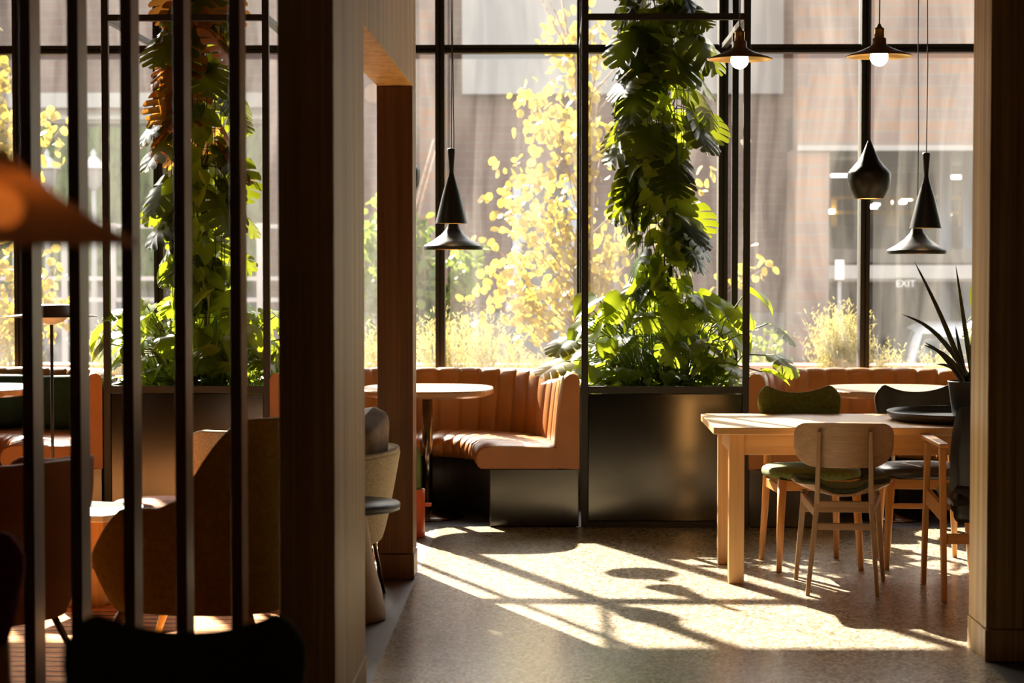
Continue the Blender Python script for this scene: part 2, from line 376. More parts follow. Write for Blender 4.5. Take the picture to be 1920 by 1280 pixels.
# amber glass shade
m, t, b, N, L = new_mat('amber_resin_shade'); M['amber'] = m
b.inputs['Base Color'].default_value = (.62,.42,.27,1); b.inputs['Roughness'].default_value = .3
tl = N.new('ShaderNodeBsdfTranslucent'); tl.inputs[0].default_value = (.60,.38,.22,1)
tp = N.new('ShaderNodeBsdfTransparent'); tp.inputs[0].default_value = (.75,.5,.3,1)
m1 = N.new('ShaderNodeMixShader'); m1.inputs[0].default_value = .5; L.new(b.outputs[0], m1.inputs[1]); L.new(tl.outputs[0], m1.inputs[2])
m2 = N.new('ShaderNodeMixShader'); m2.inputs[0].default_value = .25; L.new(m1.outputs[0], m2.inputs[1]); L.new(tp.outputs[0], m2.inputs[2])
L.new(m2.outputs[0], N['Material Output'].inputs[0])

# added warm fill lights, unseen, above and behind the viewer
for lx, ly in ((-2.2,1.2),(.6,1.6),(2.8,3.6)):
    ld_ = bpy.data.lights.new('fill_light', 'POINT'); ld_.energy = 2.2; ld_.color = (1.0,.62,.36); ld_.shadow_soft_size = .12
    lo = bpy.data.objects.new('fill_light', ld_); col.objects.link(lo); lo.location = (lx, ly, 3.6)
# ------------------------------------------------------------------ the room
WD = 13.15                      # window plane
XL, XR = -6.193, 5.659
CZ = 4.15
FD = 11.52                      # front line of booths and planters
struct(MB().box(-.65,1.644,-2,7.70,-.06,0).box(-.65,XR,7.70,FD+.03,-.06,0).build('floor', M['terrazzo']))
struct(MB().box(XL,-.65,-2,FD+.03,-.06,0).build('floor_planks', M['floor_wood']))
struct(MB().box(XL,XR,FD+.03,WD,-.06,0).build('floor_booths', M['blue_floor']))
struct(MB().box(1.644,XR,-2,7.70,-.06,0).build('floor_side', M['dark_floor']))
struct(MB().box(XL,XR,-2,WD+.2,CZ,CZ+.1).build('ceiling', M['ceiling']))
struct(MB().box(XL-.1,XL,-2,WD+.2,-.06,CZ).build('wall_left', M['wall_dark']))
struct(MB().box(XR,XR+.1,-2,WD+.2,-.06,CZ).build('wall_right', M['wall_dark']))
struct(MB().box(XL,XR,-2.1,-2,-.06,CZ).build('wall_rear', M['wall_dark']))
struct(MB().box(XL,XR,WD-.06,WD+.10,-.06,.74).build('wall_window_low', M['wall_low']))
struct(MB().box(XL,XR,WD-.06,WD+.10,3.70,CZ).build('wall_window_head', M['black_metal']))
o = struct(MB().box(XL,XR,WD-.12,WD-.06,.70,.74).build('trim_1', M['black_metal']))

P0, PP = -.723, .9117
nwin = 0
for k in range(-6, 7):
    x0 = P0 + PP*k; x1 = x0 + PP; nwin += 1
    e = bpy.data.objects.new('window_%d' % nwin, None); col.objects.link(e); e.location = (x0, WD, .74); struct(e)
    f = MB().box(-.030,-.006,-.07,.07,0,2.96).box(.006,.030,-.07,.07,0,2.96).box(-.006,.006,-.05,.05,0,2.96)   # split mullion
    f.box(.03,PP-.03,-.05,.05,2.118,2.138).box(.03,PP-.03,-.05,.05,2.146,2.170).box(.03,PP-.03,-.035,.035,2.138,2.146)
    f.box(.03,PP-.03,-.05,.05,0,.03).box(.03,PP-.03,-.05,.05,2.93,2.96)
    f.build('window_frame', M['black_metal'], e)
    MB().box(.03,PP-.03,-.004,.004,.03,2.118).build('lower_pane', M['glass'], e)
    MB().box(.03,PP-.03,-.004,.004,2.17,2.93).build('upper_pane', M['glass'], e)

# oak portal : deep post, header and far post; side post on the right
def post(name, x0, x1, y0, y1, z1, base=.12, mat='post'):
    q = MB().box(x0,x1,y0,y1,base+.004,z1).build(name, M[mat], None, bevel=.004); struct(q)
    MB().box(x0-.004,x1+.004,y0-.004,y1+.004,0,base).build('plinth', M[mat], q, bevel=.003)
    return q
post('trim_2', -.830,-.660,6.13,7.12,CZ)
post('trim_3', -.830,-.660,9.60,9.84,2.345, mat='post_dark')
struct(MB().box(-.830,-.660,7.12,9.84,2.345,CZ).build('trim_4', M['post_y'], None, bevel=.003))
post('trim_5', 1.644,1.785,7.66,7.98,CZ)
struct(MB().box(1.785,2.9,7.74,7.84,0,CZ).build('trim_6', M['panel_orange'], None, bevel=.003))

# slatted screen
g = None
lab = ['leftmost slim upright of the wooden slat screen', 'second slim upright from the left in the slat screen', 'middle slim upright of the slat screen at the left',
       'fourth slim upright from the left in the slat screen', 'slim screen upright nearest the wide dark oak post']
for i, xl in enumerate((35,125,225,324,429)):
    x = wx(xl, 6.13)
    o = MB().box(0,.034,0,.125,0,CZ).build('screen_slat', M['slat'], None, bevel=.002)
    o.location = (x, 6.13, 0); tag(o, lab[i], 'slat', 'uprights of the slatted wooden screen')

# rug
o = MB().box(-6,-.90,6.3,11.2,0,.012).build('rug', M['carpet']); tag(o, 'orange striped rug with thin navy lines under the lounge chairs', 'rug')

# ------------------------------------------------------------------ booths
def path(a, b, n, e, cx=0, y0=0):
    raw = []
    for i in range(801):
        th = PI*i/800; c = math.cos(th); s_ = math.sin(th)
        raw.append(Vector((cx + a*math.copysign(abs(c)**(2/e), c), y0 + b*abs(s_)**(2/e), 0)))
    L_ = [0]
    for i in range(1, len(raw)): L_.append(L_[-1] + (raw[i]-raw[i-1]).length)
    out = []; j = 0
    for k in range(n+1):
        tgt = L_[-1]*k/n
        while j < len(raw)-2 and L_[j+1] < tgt: j += 1
        f = (tgt-L_[j])/max(1e-9, L_[j+1]-L_[j]); out.append(raw[j].lerp(raw[j+1], f))
    return out
def normals(ps):
    ns = []
    for i in range(len(ps)):
        t = ps[min(i+1,len(ps)-1)] - ps[max(i-1,0)]; t.normalize(); ns.append(Vector((-t.y, t.x, 0)))   # inward
    return ns
BW, BB = .885, 1.34
NCH, SUBD = 24, 10
def make_booth():
    root = thing('curved_booth', '', 'booth', (0,FD,0))
    n = NCH*SUBD
    po = path(BW, BB, n, 2.5); no = normals(po)
    pi_ = path(.30, .68, n, 2.3)
    # back
    vs = []; fs = []
    prof = [(0,.33),(0,.60),(0,-.035),(.012,-.012),(.035,0),(.06,-.004),(.080,-.022),(.093,-.055),(.104,-.12),(.118,-.25),(.132,.47),(.135,.40),(.135,.34)]
    for i in range(n+1):
        u = (i % SUBD)/SUBD; bul = (math.sin(PI*u))**.38 if 0 < u < 1 else 0
        H = .878 - .036*math.sin(PI*i/n)
        for q, (o_, z) in enumerate(prof):
            zz = H + z if (z <= 0) else z
            if q >= 4: o_ = o_ + .016*bul
            if 2 < q < 8: zz += .006*bul
            p = po[i] + no[i]*o_; vs.append((p.x, p.y, zz))
    m_ = len(prof)
    for i in range(n):
        for q in range(m_): fs.append((i*m_+q, i*m_+(q+1)%m_, (i+1)*m_+(q+1)%m_, (i+1)*m_+q))
    k = MB().add(vs, fs, True); k.add(vs[:m_], [tuple(range(m_-1,-1,-1))]); k.add(vs[-m_:], [tuple(range(m_))])
    k.build('backrest', M['leather'], root)
    # seat
    vs = []; fs = []
    prof = [(0,.335),(0,.452),(.25,.458),(.5,.460),(.72,.460),(.86,.457),(.93,.447),(.975,.430),(1,.405),(1.0,.37),(.985,.345),(.95,.335)]
    m_ = len(prof)
    for i in range(n+1):
        u = (i % SUBD)/SUBD; bul = (math.sin(PI*u))**.38 if 0 < u < 1 else 0
        q0 = po[i] + no[i]*.12; q1 = pi_[i]
        for q, (v, z) in enumerate(prof):
            vv = v + (.028*bul if q in (7,8,9) else 0); zz = z + (.011*bul if 0 < q < 8 else 0)
            p = q0.lerp(q1, vv); vs.append((p.x, p.y, zz))
    for i in range(n):
        for q in range(m_): fs.append((i*m_+q, i*m_+(q+1)%m_, (i+1)*m_+(q+1)%m_, (i+1)*m_+q))
    k = MB().add(vs, fs, True); k.add(vs[:m_], [tuple(range(m_-1,-1,-1))]); k.add(vs[-m_:], [tuple(range(m_))])
    k.build('seat', M['leather'], root)
    # base
    vs = []; fs = []
    for i in range(0, n+1, 2):
        q0 = po[i] + no[i]*.02; q1 = (po[i]+no[i]*.12).lerp(pi_[i], .83)
        for p, z in ((q0,0),(q0,.345),(q1,.345),(q1,0)): vs.append((p.x, max(p.y, .015), z))
    for i in range(n//2):
        for q in range(4): fs.append((i*4+q, i*4+(q+1)%4, (i+1)*4+(q+1)%4, (i+1)*4+q))
    MB().add(vs, fs, True).build('base', M['perf'], root)
    for sg in (1,-1):
        xs = sorted((sg*.372, sg*.88)); MB().box(xs[0], xs[1], .006, .03, .004, .333).build('end_panel', M['steel'], root, bevel=.004)
    return root
PITCH = 2.73
BX = .160 - BW - .002
booth = make_booth(); booth.location = (BX, FD, 0)
booth['label'] = 'tan leather curved booth between the two planters, pot and round table before it'; booth['group'] = 'tan channelled leather booths'
dup(booth, (BX-PITCH, FD, 0), 0, 'tan leather booth at far left behind the slats, holding a dark green cushion')
dup(booth, (BX+PITCH, FD, 0), 0, 'tan leather booth at the right behind the green and black chairs')

# booth tables
def sq(a, b, n, e, bevel=0):
    return [((a-bevel)*math.copysign(abs(math.cos(2*PI*i/n))**(2/e), math.cos(2*PI*i/n)), (b-bevel)*math.copysign(abs(math.sin(2*PI*i/n))**(2/e), math.sin(2*PI*i/n))) for i in range(n)]
def make_btable():
    root = thing('booth_table', '', 'table')
    k = MB(); n = 48; rings = [(.0,.763),(.0,.741),(.03,.727),(.06,.725)]
    top = sq(.392,.42,n,2.7)
    vs = [(x*.999,y*.999,.770) for x,y in sq(.392,.42,n,2.7,.004)]; idx = []
    allr = [vs]
    for off, z in rings: allr.append([(x,y,z) for x,y in sq(.392,.42,n,2.7,off)])
    flat = [p for r_ in allr for p in r_]; fs = []
    for i in range(len(allr)-1):
        for q in range(n): fs.append((i*n+q, (i+1)*n+q, (i+1)*n+(q+1)%n, i*n+(q+1)%n))
    k.add(flat, fs, False); k.f.append(tuple(range(n))); k.sm.append(False)
    k.f.append(tuple(range(len(flat)-1, len(flat)-n-1, -1))); k.sm.append(False)
    k.build('tabletop', M['veneer'], root)
    MB().tube([(0,0,.02),(0,0,.726)], .031, 24).build('column', M['chrome'], root)
    MB().lathe([(0,0),(.215,0),(.22,.008),(.21,.016),(.05,.026),(.034,.05),(0,.05)], n=40).build('base', M['chrome'], root)
    return root
TY = 11.97
bt = make_btable(); bt.location = (-.738, TY, 0)
bt['label'] = 'rounded wood booth table on a chrome column in the middle booth'; bt['group'] = 'tables in the leather booths'
dup(bt, (-.738-PITCH, TY, 0), 0, 'rounded booth table at the left edge, behind the slats by the green cushion')
dup(bt, (-.738+PITCH+.02, TY, 0), 0, 'rounded wood booth table behind the green dining chair')

# ------------------------------------------------------------------ planters
PX0, PX1, PY1 = .167, 1.122, 12.30
PW = PX1-PX0; PDp = PY1-FD
def make_planter():
    root = thing('planter_frame', '', 'planter', (PX0, FD, 0))
    for px, py in ((0,0),(PW-.039,0),(0,PDp-.039),(PW-.039,PDp-.039)):
        MB().box(px,px+.039,py,py+.039,0,CZ).build('post', M['black_metal'], root, bevel=.002)
    k = MB(); z = 2.88
    k.box(.039,PW-.039,0,.039,z,z+.036)
    k.box(0,.039,.039,PDp-.039,z,z+.036).box(PW-.039,PW,.039,PDp-.039,z,z+.036)
    k.box(.004,.035,PDp,WD-FD-.05,z,z+.032).box(PW-.035,PW-.004,PDp,WD-FD-.05,z,z+.032)
    k.build('top_rail', M['black_metal'], root, bevel=.002)
    k = MB().box(.039,PW-.039,.000,.03,.765,.806).box(.039,PW-.039,PDp-.03,PDp,.765,.806).box(0,.03,.039,PDp-.039,.765,.806).box(PW-.03,PW,.039,PDp-.039,.765,.806)
    k.build('rim', M['black_metal'], root, bevel=.002)
    MB().box(.039,PW-.039,.000,.03,0,.035).build('kick_rail', M['black_metal'], root, bevel=.002)
    k = MB().box(.041,PW-.041,.008,.03,.038,.762).box(.006,.03,.041,PDp-.041,.0,.762).box(PW-.03,PW-.006,.041,PDp-.041,.0,.762).box(.041,PW-.041,PDp-.03,PDp-.008,.0,.762)
    k.build('box_panel', M['steel'], root, bevel=.002)
    MB().box(.03,PW-.03,.03,PDp-.03,.70,.74).build('soil', M['soil'], root)
    return root
pl = make_planter(); pl['label'] = 'tall black steel planter frame in the centre, beside the middle booth'; pl['group'] = 'black steel planter frames'
dup(pl, (PX0-PITCH, FD, 0), 0, 'tall black steel planter frame behind the wooden slats at left')
dup(pl, (PX0+PITCH+.03, FD, 0), 0, 'black steel planter frame at the far right, mostly behind the oak post')

def trellis(x, lab):
    k = MB(); r_ = .155
    root = thing('wire_trellis', lab, 'trellis', (x, (FD+PY1)/2+.02, .70), 0, 'wire trellis tubes in the planters')
    for i in range(18):
        a = 2*PI*i/18; k.tube([(r_*math.cos(a), r_*math.sin(a), 0), (r_*math.cos(a), r_*math.sin(a), CZ-.72)], .0022, 5, False)
    z = .05
    while z < CZ-.75:
        k.tube([(r_*math.cos(2*PI*i/24), r_*math.sin(2*PI*i/24), z) for i in range(25)], .0022, 5, False); z += .11
    k.build('wire_mesh', M['black_metal'], root)
    MB().tube([(0,-.16,.02),(.008,-.165,.8),(-.006,-.16,1.6),(.004,-.165,2.4),(0,-.16,CZ-.72)], .0045, 8).build('hose', M['rubber'], root)
    return root

# ---- leaves
def leaf_frame(base, tip_dir, nrm):
    t = Vector(tip_dir).normalized(); n_ = Vector(nrm); n_ = (n_ - t*n_.dot(t)).normalized(); s_ = t.cross(n_)
    return Vector(base), t, s_, n_
def monstera_leaf(k, base, tip_dir, nrm, size, rng, lobes=7, slit=.30, curl=.28, tint=.5, split=True):
    B, T, Sd, Nn = leaf_frame(base, tip_dir, nrm); k.tint = tint
    NU = 6; NS = 3
    fold = rng.uniform(.1,.3)
    def pos(v, u, side):
        # midrib at v along the tip axis; vein runs outwards and forwards
        wv = .64*(math.sin(PI*min(1,(v*.93+.10)))**.60)*(1-.20*v)
        ang = R(8 + 62*v)                       # forward sweep of the veins
        lat = u*wv*math.cos(ang*.75); fw = v*.80 + .04 + u*wv*math.sin(ang)*.55 - .20*u*max(0,1-v*4)*.9
        x = side*lat; y = fw
        z = -curl*(y-.1)**2 - .22*lat*lat*2 + fold*abs(lat)*.5 + .012*math.sin(v*40)*u
        return B + Sd*(x*size) + T*(y*size) + Nn*(z*size)
    for side in (1,-1):
        for i in range(lobes):
            v0, v1 = i/lobes, (i+1)/lobes
            vs = []
            for a in range(NS+1):
                for j in range(NU+1):
                    u = j/NU
                    gp = 0
                    if split and u > .42: gp = slit*((u-.42)/.58)**.55
                    if j == NU and split and a in (0,NS): u_ = u*.95
                    else: u_ = u
                    f = a/NS; f = gp/2*.0 + f*(1-gp) + gp*.5*1.0 if gp else f
                    vs.append(pos(v0+(v1-v0)*f, u_, side))
            fs = [(a*(NU+1)+j, a*(NU+1)+j+1, (a+1)*(NU+1)+j+1, (a+1)*(NU+1)+j) for a in range(NS) for j in range(NU)]
            if side < 0: fs = [f_[::-1] for f_ in fs]
            k.add(vs, fs, True)
def heart_leaf(k, base, tip_dir, nrm, size, rng, curl=.3, tint=.5, wide=.42):
    B, T, Sd, Nn = leaf_frame(base, tip_dir, nrm); k.tint = tint
    NV = 6; vs = []
    fold = rng.uniform(.15,.5)
    for i in range(NV+1):
        v = i/NV; wv = wide*(math.sin(PI*(v*.86+.14)))**.75*(1-.35*v) if i < NV else 0
        for u in (-1,-.5,0,.5,1):
            back = .12*max(0,1-v*3)*abs(u)
            x = u*wv; y = v - back; z = -curl*v*v + fold*abs(x) - .3*x*x
            vs.append(B + Sd*(x*size) + T*(y*size) + Nn*(z*size))
    fs = [(i*5+j, i*5+j+1, (i+1)*5+j+1, (i+1)*5+j) for i in range(NV) for j in range(4)]
    k.add(vs, fs, True)

def climbing_plant(cx, seed, lab, prof, brown=0):
    """monstera climbing the trellis. prof: list of (z, half width left, half width right)"""
    rng = random.Random(seed)
    cyy = (FD+PY1)/2 + .02
    root = thing('climbing_monstera', lab, 'plant', (cx, cyy, .74), 0, 'monsteras climbing the trellises')
    fol = MB(); small = MB(); st = MB(); old = MB()
    st.tube([(.03,.02,0),(.05,.03,.7),(.01,-.02,1.5),(.04,.02,2.3),(.02,0,3.3)], [.02,.018,.016,.014,.012], 8)
    def half(z, side):
        for i in range(len(prof)-1):
            a, b_ = prof[i], prof[i+1]
            if a[0] <= z <= b_[0]:
                f = (z-a[0])/(b_[0]-a[0]); return a[side]*(1-f)+b_[side]*f
        return .25
    nl = 84
    for i in range(nl):
        z = prof[0][0] + (prof[-1][0]-prof[0][0])*(i+rng.random())/nl
        a = rng.random()*2*PI
        if rng.random() < .45: a = rng.choice((0,PI)) + rng.gauss(0,.5)
        c, s_ = math.cos(a), math.sin(a)
        h = half(z, 2 if c > 0 else 1)
        reach = h*abs(c) + .26*abs(s_)
        size = min(.38, max(.17, reach*.98))*rng.uniform(.8,1.1)
        r0 = max(.06, reach - size*.72)
        base = Vector((c*r0, s_*r0*.9, z - .74 + size*.30))
        out = Vector((c, s_, 0)); down = rng.uniform(.5,1.25)
        tip = out*.85 + Vector((rng.uniform(-.35,.35), rng.uniform(-.3,.3), -down))
        nr = out*.8 + Vector((rng.uniform(-.5,.5), rng.uniform(-.5,.5), .75))
        st.tube([(c*.03, s_*.03, base.z - .12), (c*r0*.55, s_*r0*.5, base.z + .02), tuple(base)], .0042, 5, False)
        br = brown and rng.random() < brown and z > 2.1
        monstera_leaf(old if br else fol, base, tip, nr, size, rng, lobes=rng.choice((5,6,6,7)), tint=rng.random(), curl=rng.uniform(.15,.5))
    for i in range(270):
        z = prof[0][0] + (prof[-1][0]-prof[0][0])*(rng.random()**1.5)*.95
        a = -PI/2 + rng.gauss(0,.9); c, s_ = math.cos(a), math.sin(a)
        rr_ = rng.uniform(.13,.24); base = Vector((c*rr_*.75, s_*rr_, z-.74))
        tip = Vector((c*.5+rng.uniform(-.7,.7), s_*.5+rng.uniform(-.3,.3), -rng.uniform(.2,1.1)))
        nr = Vector((c+rng.uniform(-.6,.6), s_+rng.uniform(-.6,.6), rng.uniform(.1,.9)))
        heart_leaf(small, base, tip, nr, rng.uniform(.06,.13), rng, tint=rng.random())
    fol.build('foliage', M['monstera'], root); o_ = small.build('vine_leaves', M['pothos'], root); o_['label'] = 'light green heart shaped vine leaves'
    st.build('stem', M['vine_stem'], root)
    if brown: old.build('withered_leaves', M['autumn'], root)['label'] = 'browned split leaves near the top'
    return root

def floor_plants(cx, seed, lab1, lab2, spill=()):
    """broad leaves standing in the soil, then small trailing ones at the rim"""
    rng = random.Random(seed); cyy = (FD+PY1)/2
    root = thing('philodendron', lab1, 'plant', (cx, cyy, .74), 0, 'broad leaved plants in the planters')
    fol = MB(); st = MB()
    spots = []
    for i in range(150):
        x = rng.uniform(-.47,.47); y = rng.uniform(-.34,.34)
        env = .60*(1-.35*(abs(x)/.55)**2)
        z = .10 + (env-.10)*rng.random()**.8; y = max(y, -.20) if z < .22 else y
        spots.append((x,y,z, rng.uniform(.10,.18)))
    spots += list(spill)
    for x, y, z, sz in spots:
        rt = Vector((x*.35+rng.uniform(-.08,.08), y*.4+rng.uniform(-.05,.05), 0)); b_ = Vector((x,y,z+sz*.2))
        st.tube([rt, rt.lerp(b_,.5)+Vector((0,0,.12)), b_], .0045, 5, False)
        out = Vector((x+rng.uniform(-.25,.25), y-.1+rng.uniform(-.25,.25), 0)); out.normalize()
        tip = out + Vector((0,0,-rng.uniform(.15,1.0)*min(1,max(0,z-.08)/.2)))
        nr = Vector((out.x*.6+rng.uniform(-.5,.5), out.y*.6+rng.uniform(-.6,.4), 1.0))
        if rng.random() < .45: monstera_leaf(fol, b_, tip, nr, sz*1.15, rng, lobes=5, slit=.22, tint=rng.random(), curl=rng.uniform(.3,.7))
        else: heart_leaf(fol, b_, tip, nr, sz, rng, tint=rng.random(), wide=.5, curl=rng.uniform(.25,.6))
    fol.build('foliage', M['pothos'], root); st.build('stems', M['stem'], root)['kind'] = 'stuff'
    root2 = thing('trailing_pothos', lab2, 'plant', (cx, cyy, .74), 0, 'low vine plants at the planter rims')
    k = MB(); st2 = MB()
    for i in range(230):
        x = rng.uniform(-.44,.44); y = rng.uniform(-.27,.34); z = rng.uniform(0,.15)
        b_ = Vector((x,y,z)); tip = Vector((rng.uniform(-1,1), rng.uniform(-.7,.6), rng.uniform(-.3,.6))); nr = Vector((rng.uniform(-.5,.5), rng.uniform(-.8,.3), 1))
        heart_leaf(k, b_, tip, nr, rng.uniform(.06,.12), rng, tint=rng.random()*.8)
        if i % 2: st2.tube([(x*.9,y*.9,-.01),(x*.95,y*.95,z*.6),(x,y,z)], .002, 4, False)
    k.build('foliage', M['pothos'], root2); st2.build('stems', M['stem'], root2)['kind'] = 'stuff'

cxp = (PX0+PX1)/2
profC = [(1.32,.10,.10),(1.45,.14,.14),(1.52,.22,.30),(1.72,.30,.24),(1.95,.30,.25),(2.1,.28,.24),(2.3,.36,.36),(2.6,.34,.36),(2.75,.30,.34),(2.95,.28,.18),(3.2,.28,.2),(3.8,.3,.3)]
profL = [(1.30,.12,.12),(1.5,.20,.24),(1.8,.30,.34),(2.1,.34,.36),(2.4,.30,.28),(2.7,.32,.32),(2.95,.30,.30),(3.2,.28,.2),(3.8,.3,.3)]
trellis(cxp, 'cylindrical wire trellis hidden under the monstera in the centre planter')
trellis(cxp-PITCH, 'cylindrical wire trellis showing through leaves behind the slats')
climbing_plant(cxp, 11, 'tall climbing monstera with split dark leaves in the centre planter', profC)
climbing_plant(cxp-PITCH, 5, 'climbing monstera with some browned leaves seen through the slats', profL, brown=.55)
climbing_plant(cxp+PITCH+.03, 8, 'climbing monstera in the right planter behind the oak post', profL)
floor_plants(cxp, 21, 'bushy broad leaved green plant filling the centre planter', 'low trailing vine leaves at the rim of the centre planter',
    [(-.52,-.30,.30,.19),(-.56,-.22,.16,.20),(-.55,-.1,.07,.16),(.60,-.2,.38,.20),(.63,-.25,.20,.18),(.58,-.1,.10,.17),(.48,-.15,.56,.21),(.28,-.2,.50,.2),(-.38,-.2,.52,.22)])
floor_plants(cxp-PITCH, 31, 'bushy broad leaved green plant in the planter behind the slats', 'low trailing vine leaves at the rim of the left planter',
    [(-.52,-.1,.36,.18),(-.58,-.05,.30,.15),(.52,-.2,.45,.2),(.56,-.1,.3,.2)])
floor_plants(cxp+PITCH+.03, 41, 'bushy plant whose leaves peek out beside the right oak post', 'low trailing vine leaves in the far right planter',
    [(-.86,-.15,.62,.20),(-.82,-.1,.50,.20),(-.88,-.05,.40,.16),(-.84,-.2,.56,.18),(-.83,-.15,.47,.17),(-.84,-.2,.66,.14)])

# ------------------------------------------------------------------ pendants
def cord(root, z0, x=0, y=0, mat='cable', r_=.0032):
    MB().tube([(x,y,z0),(x+.004,y,z0+.5),(x-.003,y,z0+1.1),(x,y,CZ-.02)], r_, 6).build('cord', M[mat], root)
    MB().lathe([(0,CZ),(.05,CZ),(.05,CZ-.02),(.01,CZ-.03),(0,CZ-.03)], (x,y,0), 20).build('ceiling_rose', M['lamp_black'], root)
def shell(prof, t=.004):
    """closed thin-walled lathe from an outer profile"""
    return prof + [(max(r_-t,.0001), z) for r_, z in reversed(prof)]
def pend(kind, x, y, z, lab, grp='black spun metal pendant lamps'):
    root = thing('pendant_lamp', lab, 'lamp', (x,y,0), 0, grp)
    if kind == 'tall':
        pr = [(.095,0),(.094,.004),(.083,.05),(.050,.18),(.020,.275),(.0135,.305),(.016,.34),(.0225,.415),(.0225,.437)]; h = .437
    elif kind == 'wide':
        pr = [(.172,0),(.180,.018),(.176,.024),(.120,.055),(.072,.090),(.042,.125),(.030,.155),(.027,.175)]; h = .175
    else:
        pr = [(.080,0),(.092,.02),(.110,.055),(.120,.10),(.1215,.135),(.117,.150),(.090,.180),(.060,.215),(.036,.262),(.014,.315),(.009,.325)]; h = .325
    MB().lathe([(r_, z+q) for r_, q in pr], n=48).build('shade', M['lamp_black'], root)
    MB().lathe([(r_-.004, z+q+.001) for r_, q in pr], n=48).build('shade_lining', M['lamp_gold'], root)['label'] = 'brass coloured inside of the shade'
    MB().lathe([(0,z+h+.004),(.012,z+h+.004),(pr[-1][0]+.0005,z+h),(pr[-1][0]+.0005,z+h-.012)], n=20).build('cap', M['lamp_black'], root)
    rb = .03
    MB().lathe([(rb*math.sin(PI*i/10)+.0001, z+.06-rb*math.cos(PI*i/10)) for i in range(11)], n=16).build('bulb', M['bulb'], root)
    cord(root, z+h)
    return root
def pxy(px, d): return wx(px, d), d
pend('tall', wx(846.5,11.9), 11.9, wz(419,11.9), 'slim black hourglass pendant over the middle booth table')
pend('wide', wx(850,12.12), 12.12, wz(468,12.12), 'wide flat black pendant over the middle booth table')
pend('fat', wx(748,11.5), 11.5, wz(366,11.5), 'rounded black pendant mostly hidden behind the middle oak post')
pend('fat', wx(1626,11.5), 11.5, wz(373,11.5), 'rounded drop shaped black pendant by the right window mullion')
pend('tall', wx(1732,11.9), 11.9, wz(428,11.9), 'slim black hourglass pendant near the right oak post')
pend('wide', wx(1716,12.12), 12.12, wz(476,12.12), 'wide flat black pendant above the spiky plant')

def brass_lamp(x, y, z, lab):
    root = thing('brass_pendant', lab, 'lamp', (x,y,0), 0, 'flat shaded brass pendants over the oak table')
    pr = [(.158,0),(.157,.003),(.110,.020),(.060,.040),(.038,.052),(.034,.060),(.034,.082),(.029,.088)]
    MB().lathe([(r_, z+q) for r_, q in pr], n=48).build('shade', M['shade_out'], root)
    MB().lathe([(r_-.002, z+q-.0015) for r_, q in pr], n=48).build('shade_lining', M['lamp_gold'], root)['label'] = 'yellow brass underside'
    MB().lathe([(0,z+.155),(.006,z+.155),(.012,z+.140),(.024,z+.132),(.025,z+.128),(.024,z+.122),(.024,z+.09),(.027,z+.088),(0,z+.088)], n=28).build('socket', M['brass'], root)
    rb = .043; zc = z-.004
    MB().lathe([(rb*math.sin(PI*i/14)+.0001, zc-rb*math.cos(PI*i/14)) for i in range(13)] + [(.014,zc+.044),(.014,z+.085)], n=28).build('bulb', M['bulb'], root)
    cord(root, z+.15, mat='pink_cable')
brass_lamp(wx(1384,9.8), 9.8, wz(114,9.8), 'flat brass pendant with glowing globe beside the planter frame')
brass_lamp(wx(1643,9.8), 9.8, wz(109,9.8), 'flat brass pendant with glowing globe near the right window mullion')

root = thing('amber_pendant', 'blurred amber cone pendant lamp close by at the left edge', 'lamp', (wx(3,2.3),2.3,0))
z0 = wz(459,2.3)
MB().lathe([(.153,z0),(.150,z0+.003),(.075,z0+.046),(.020,z0+.088),(.015,z0+.100)], n=64).build('shade', M['amber'], root, solid=.003)
MB().lathe([(.022*math.sin(PI*i/12)+.0001, z0+.042-.022*math.cos(PI*i/12)) for i in range(13)], n=24).build('bulb', M['bulb_orange'], root)
MB().lathe([(0,z0+.112),(.008,z0+.110),(.013,z0+.100),(.013,z0+.064),(0,z0+.064)], n=24).build('socket', M['brass'], root)
cord(root, z0+.11)

# ------------------------------------------------------------------ oak dining table, tray, pot
TBX, TBY = .752, 9.40
root = thing('dining_table', 'long light oak dining table with angled corners standing in sunlight', 'table', (TBX,TBY,0))
TL, TD = 2.1, .88
c_ = .06
poly = [(0,.03),(.03,0),(TL-.03,0),(TL,.03),(TL,TD-.03),(TL-.03,TD),(.03,TD),(0,TD-.03)]
MB().prism(poly, .711, .745).build('tabletop', M['table'], root, bevel=.004)
for px, py in ((.08,.10),(TL-.15,.10),(.08,TD-.17),(TL-.15,TD-.17)):
    MB().box(px,px+.072,py,py+.072,0,.711).build('leg', M['table_leg'], root, bevel=.004)
k = MB().box(.152,TL-.15,.115,.140,.607,.711).box(.152,TL-.15,TD-.15,TD-.125,.607,.711).box(.095,.120,.172,TD-.17,.607,.711).box(TL-.12,TL-.095,.172,TD-.17,.607,.711)
k.build('apron', M['table'], root, bevel=.003)

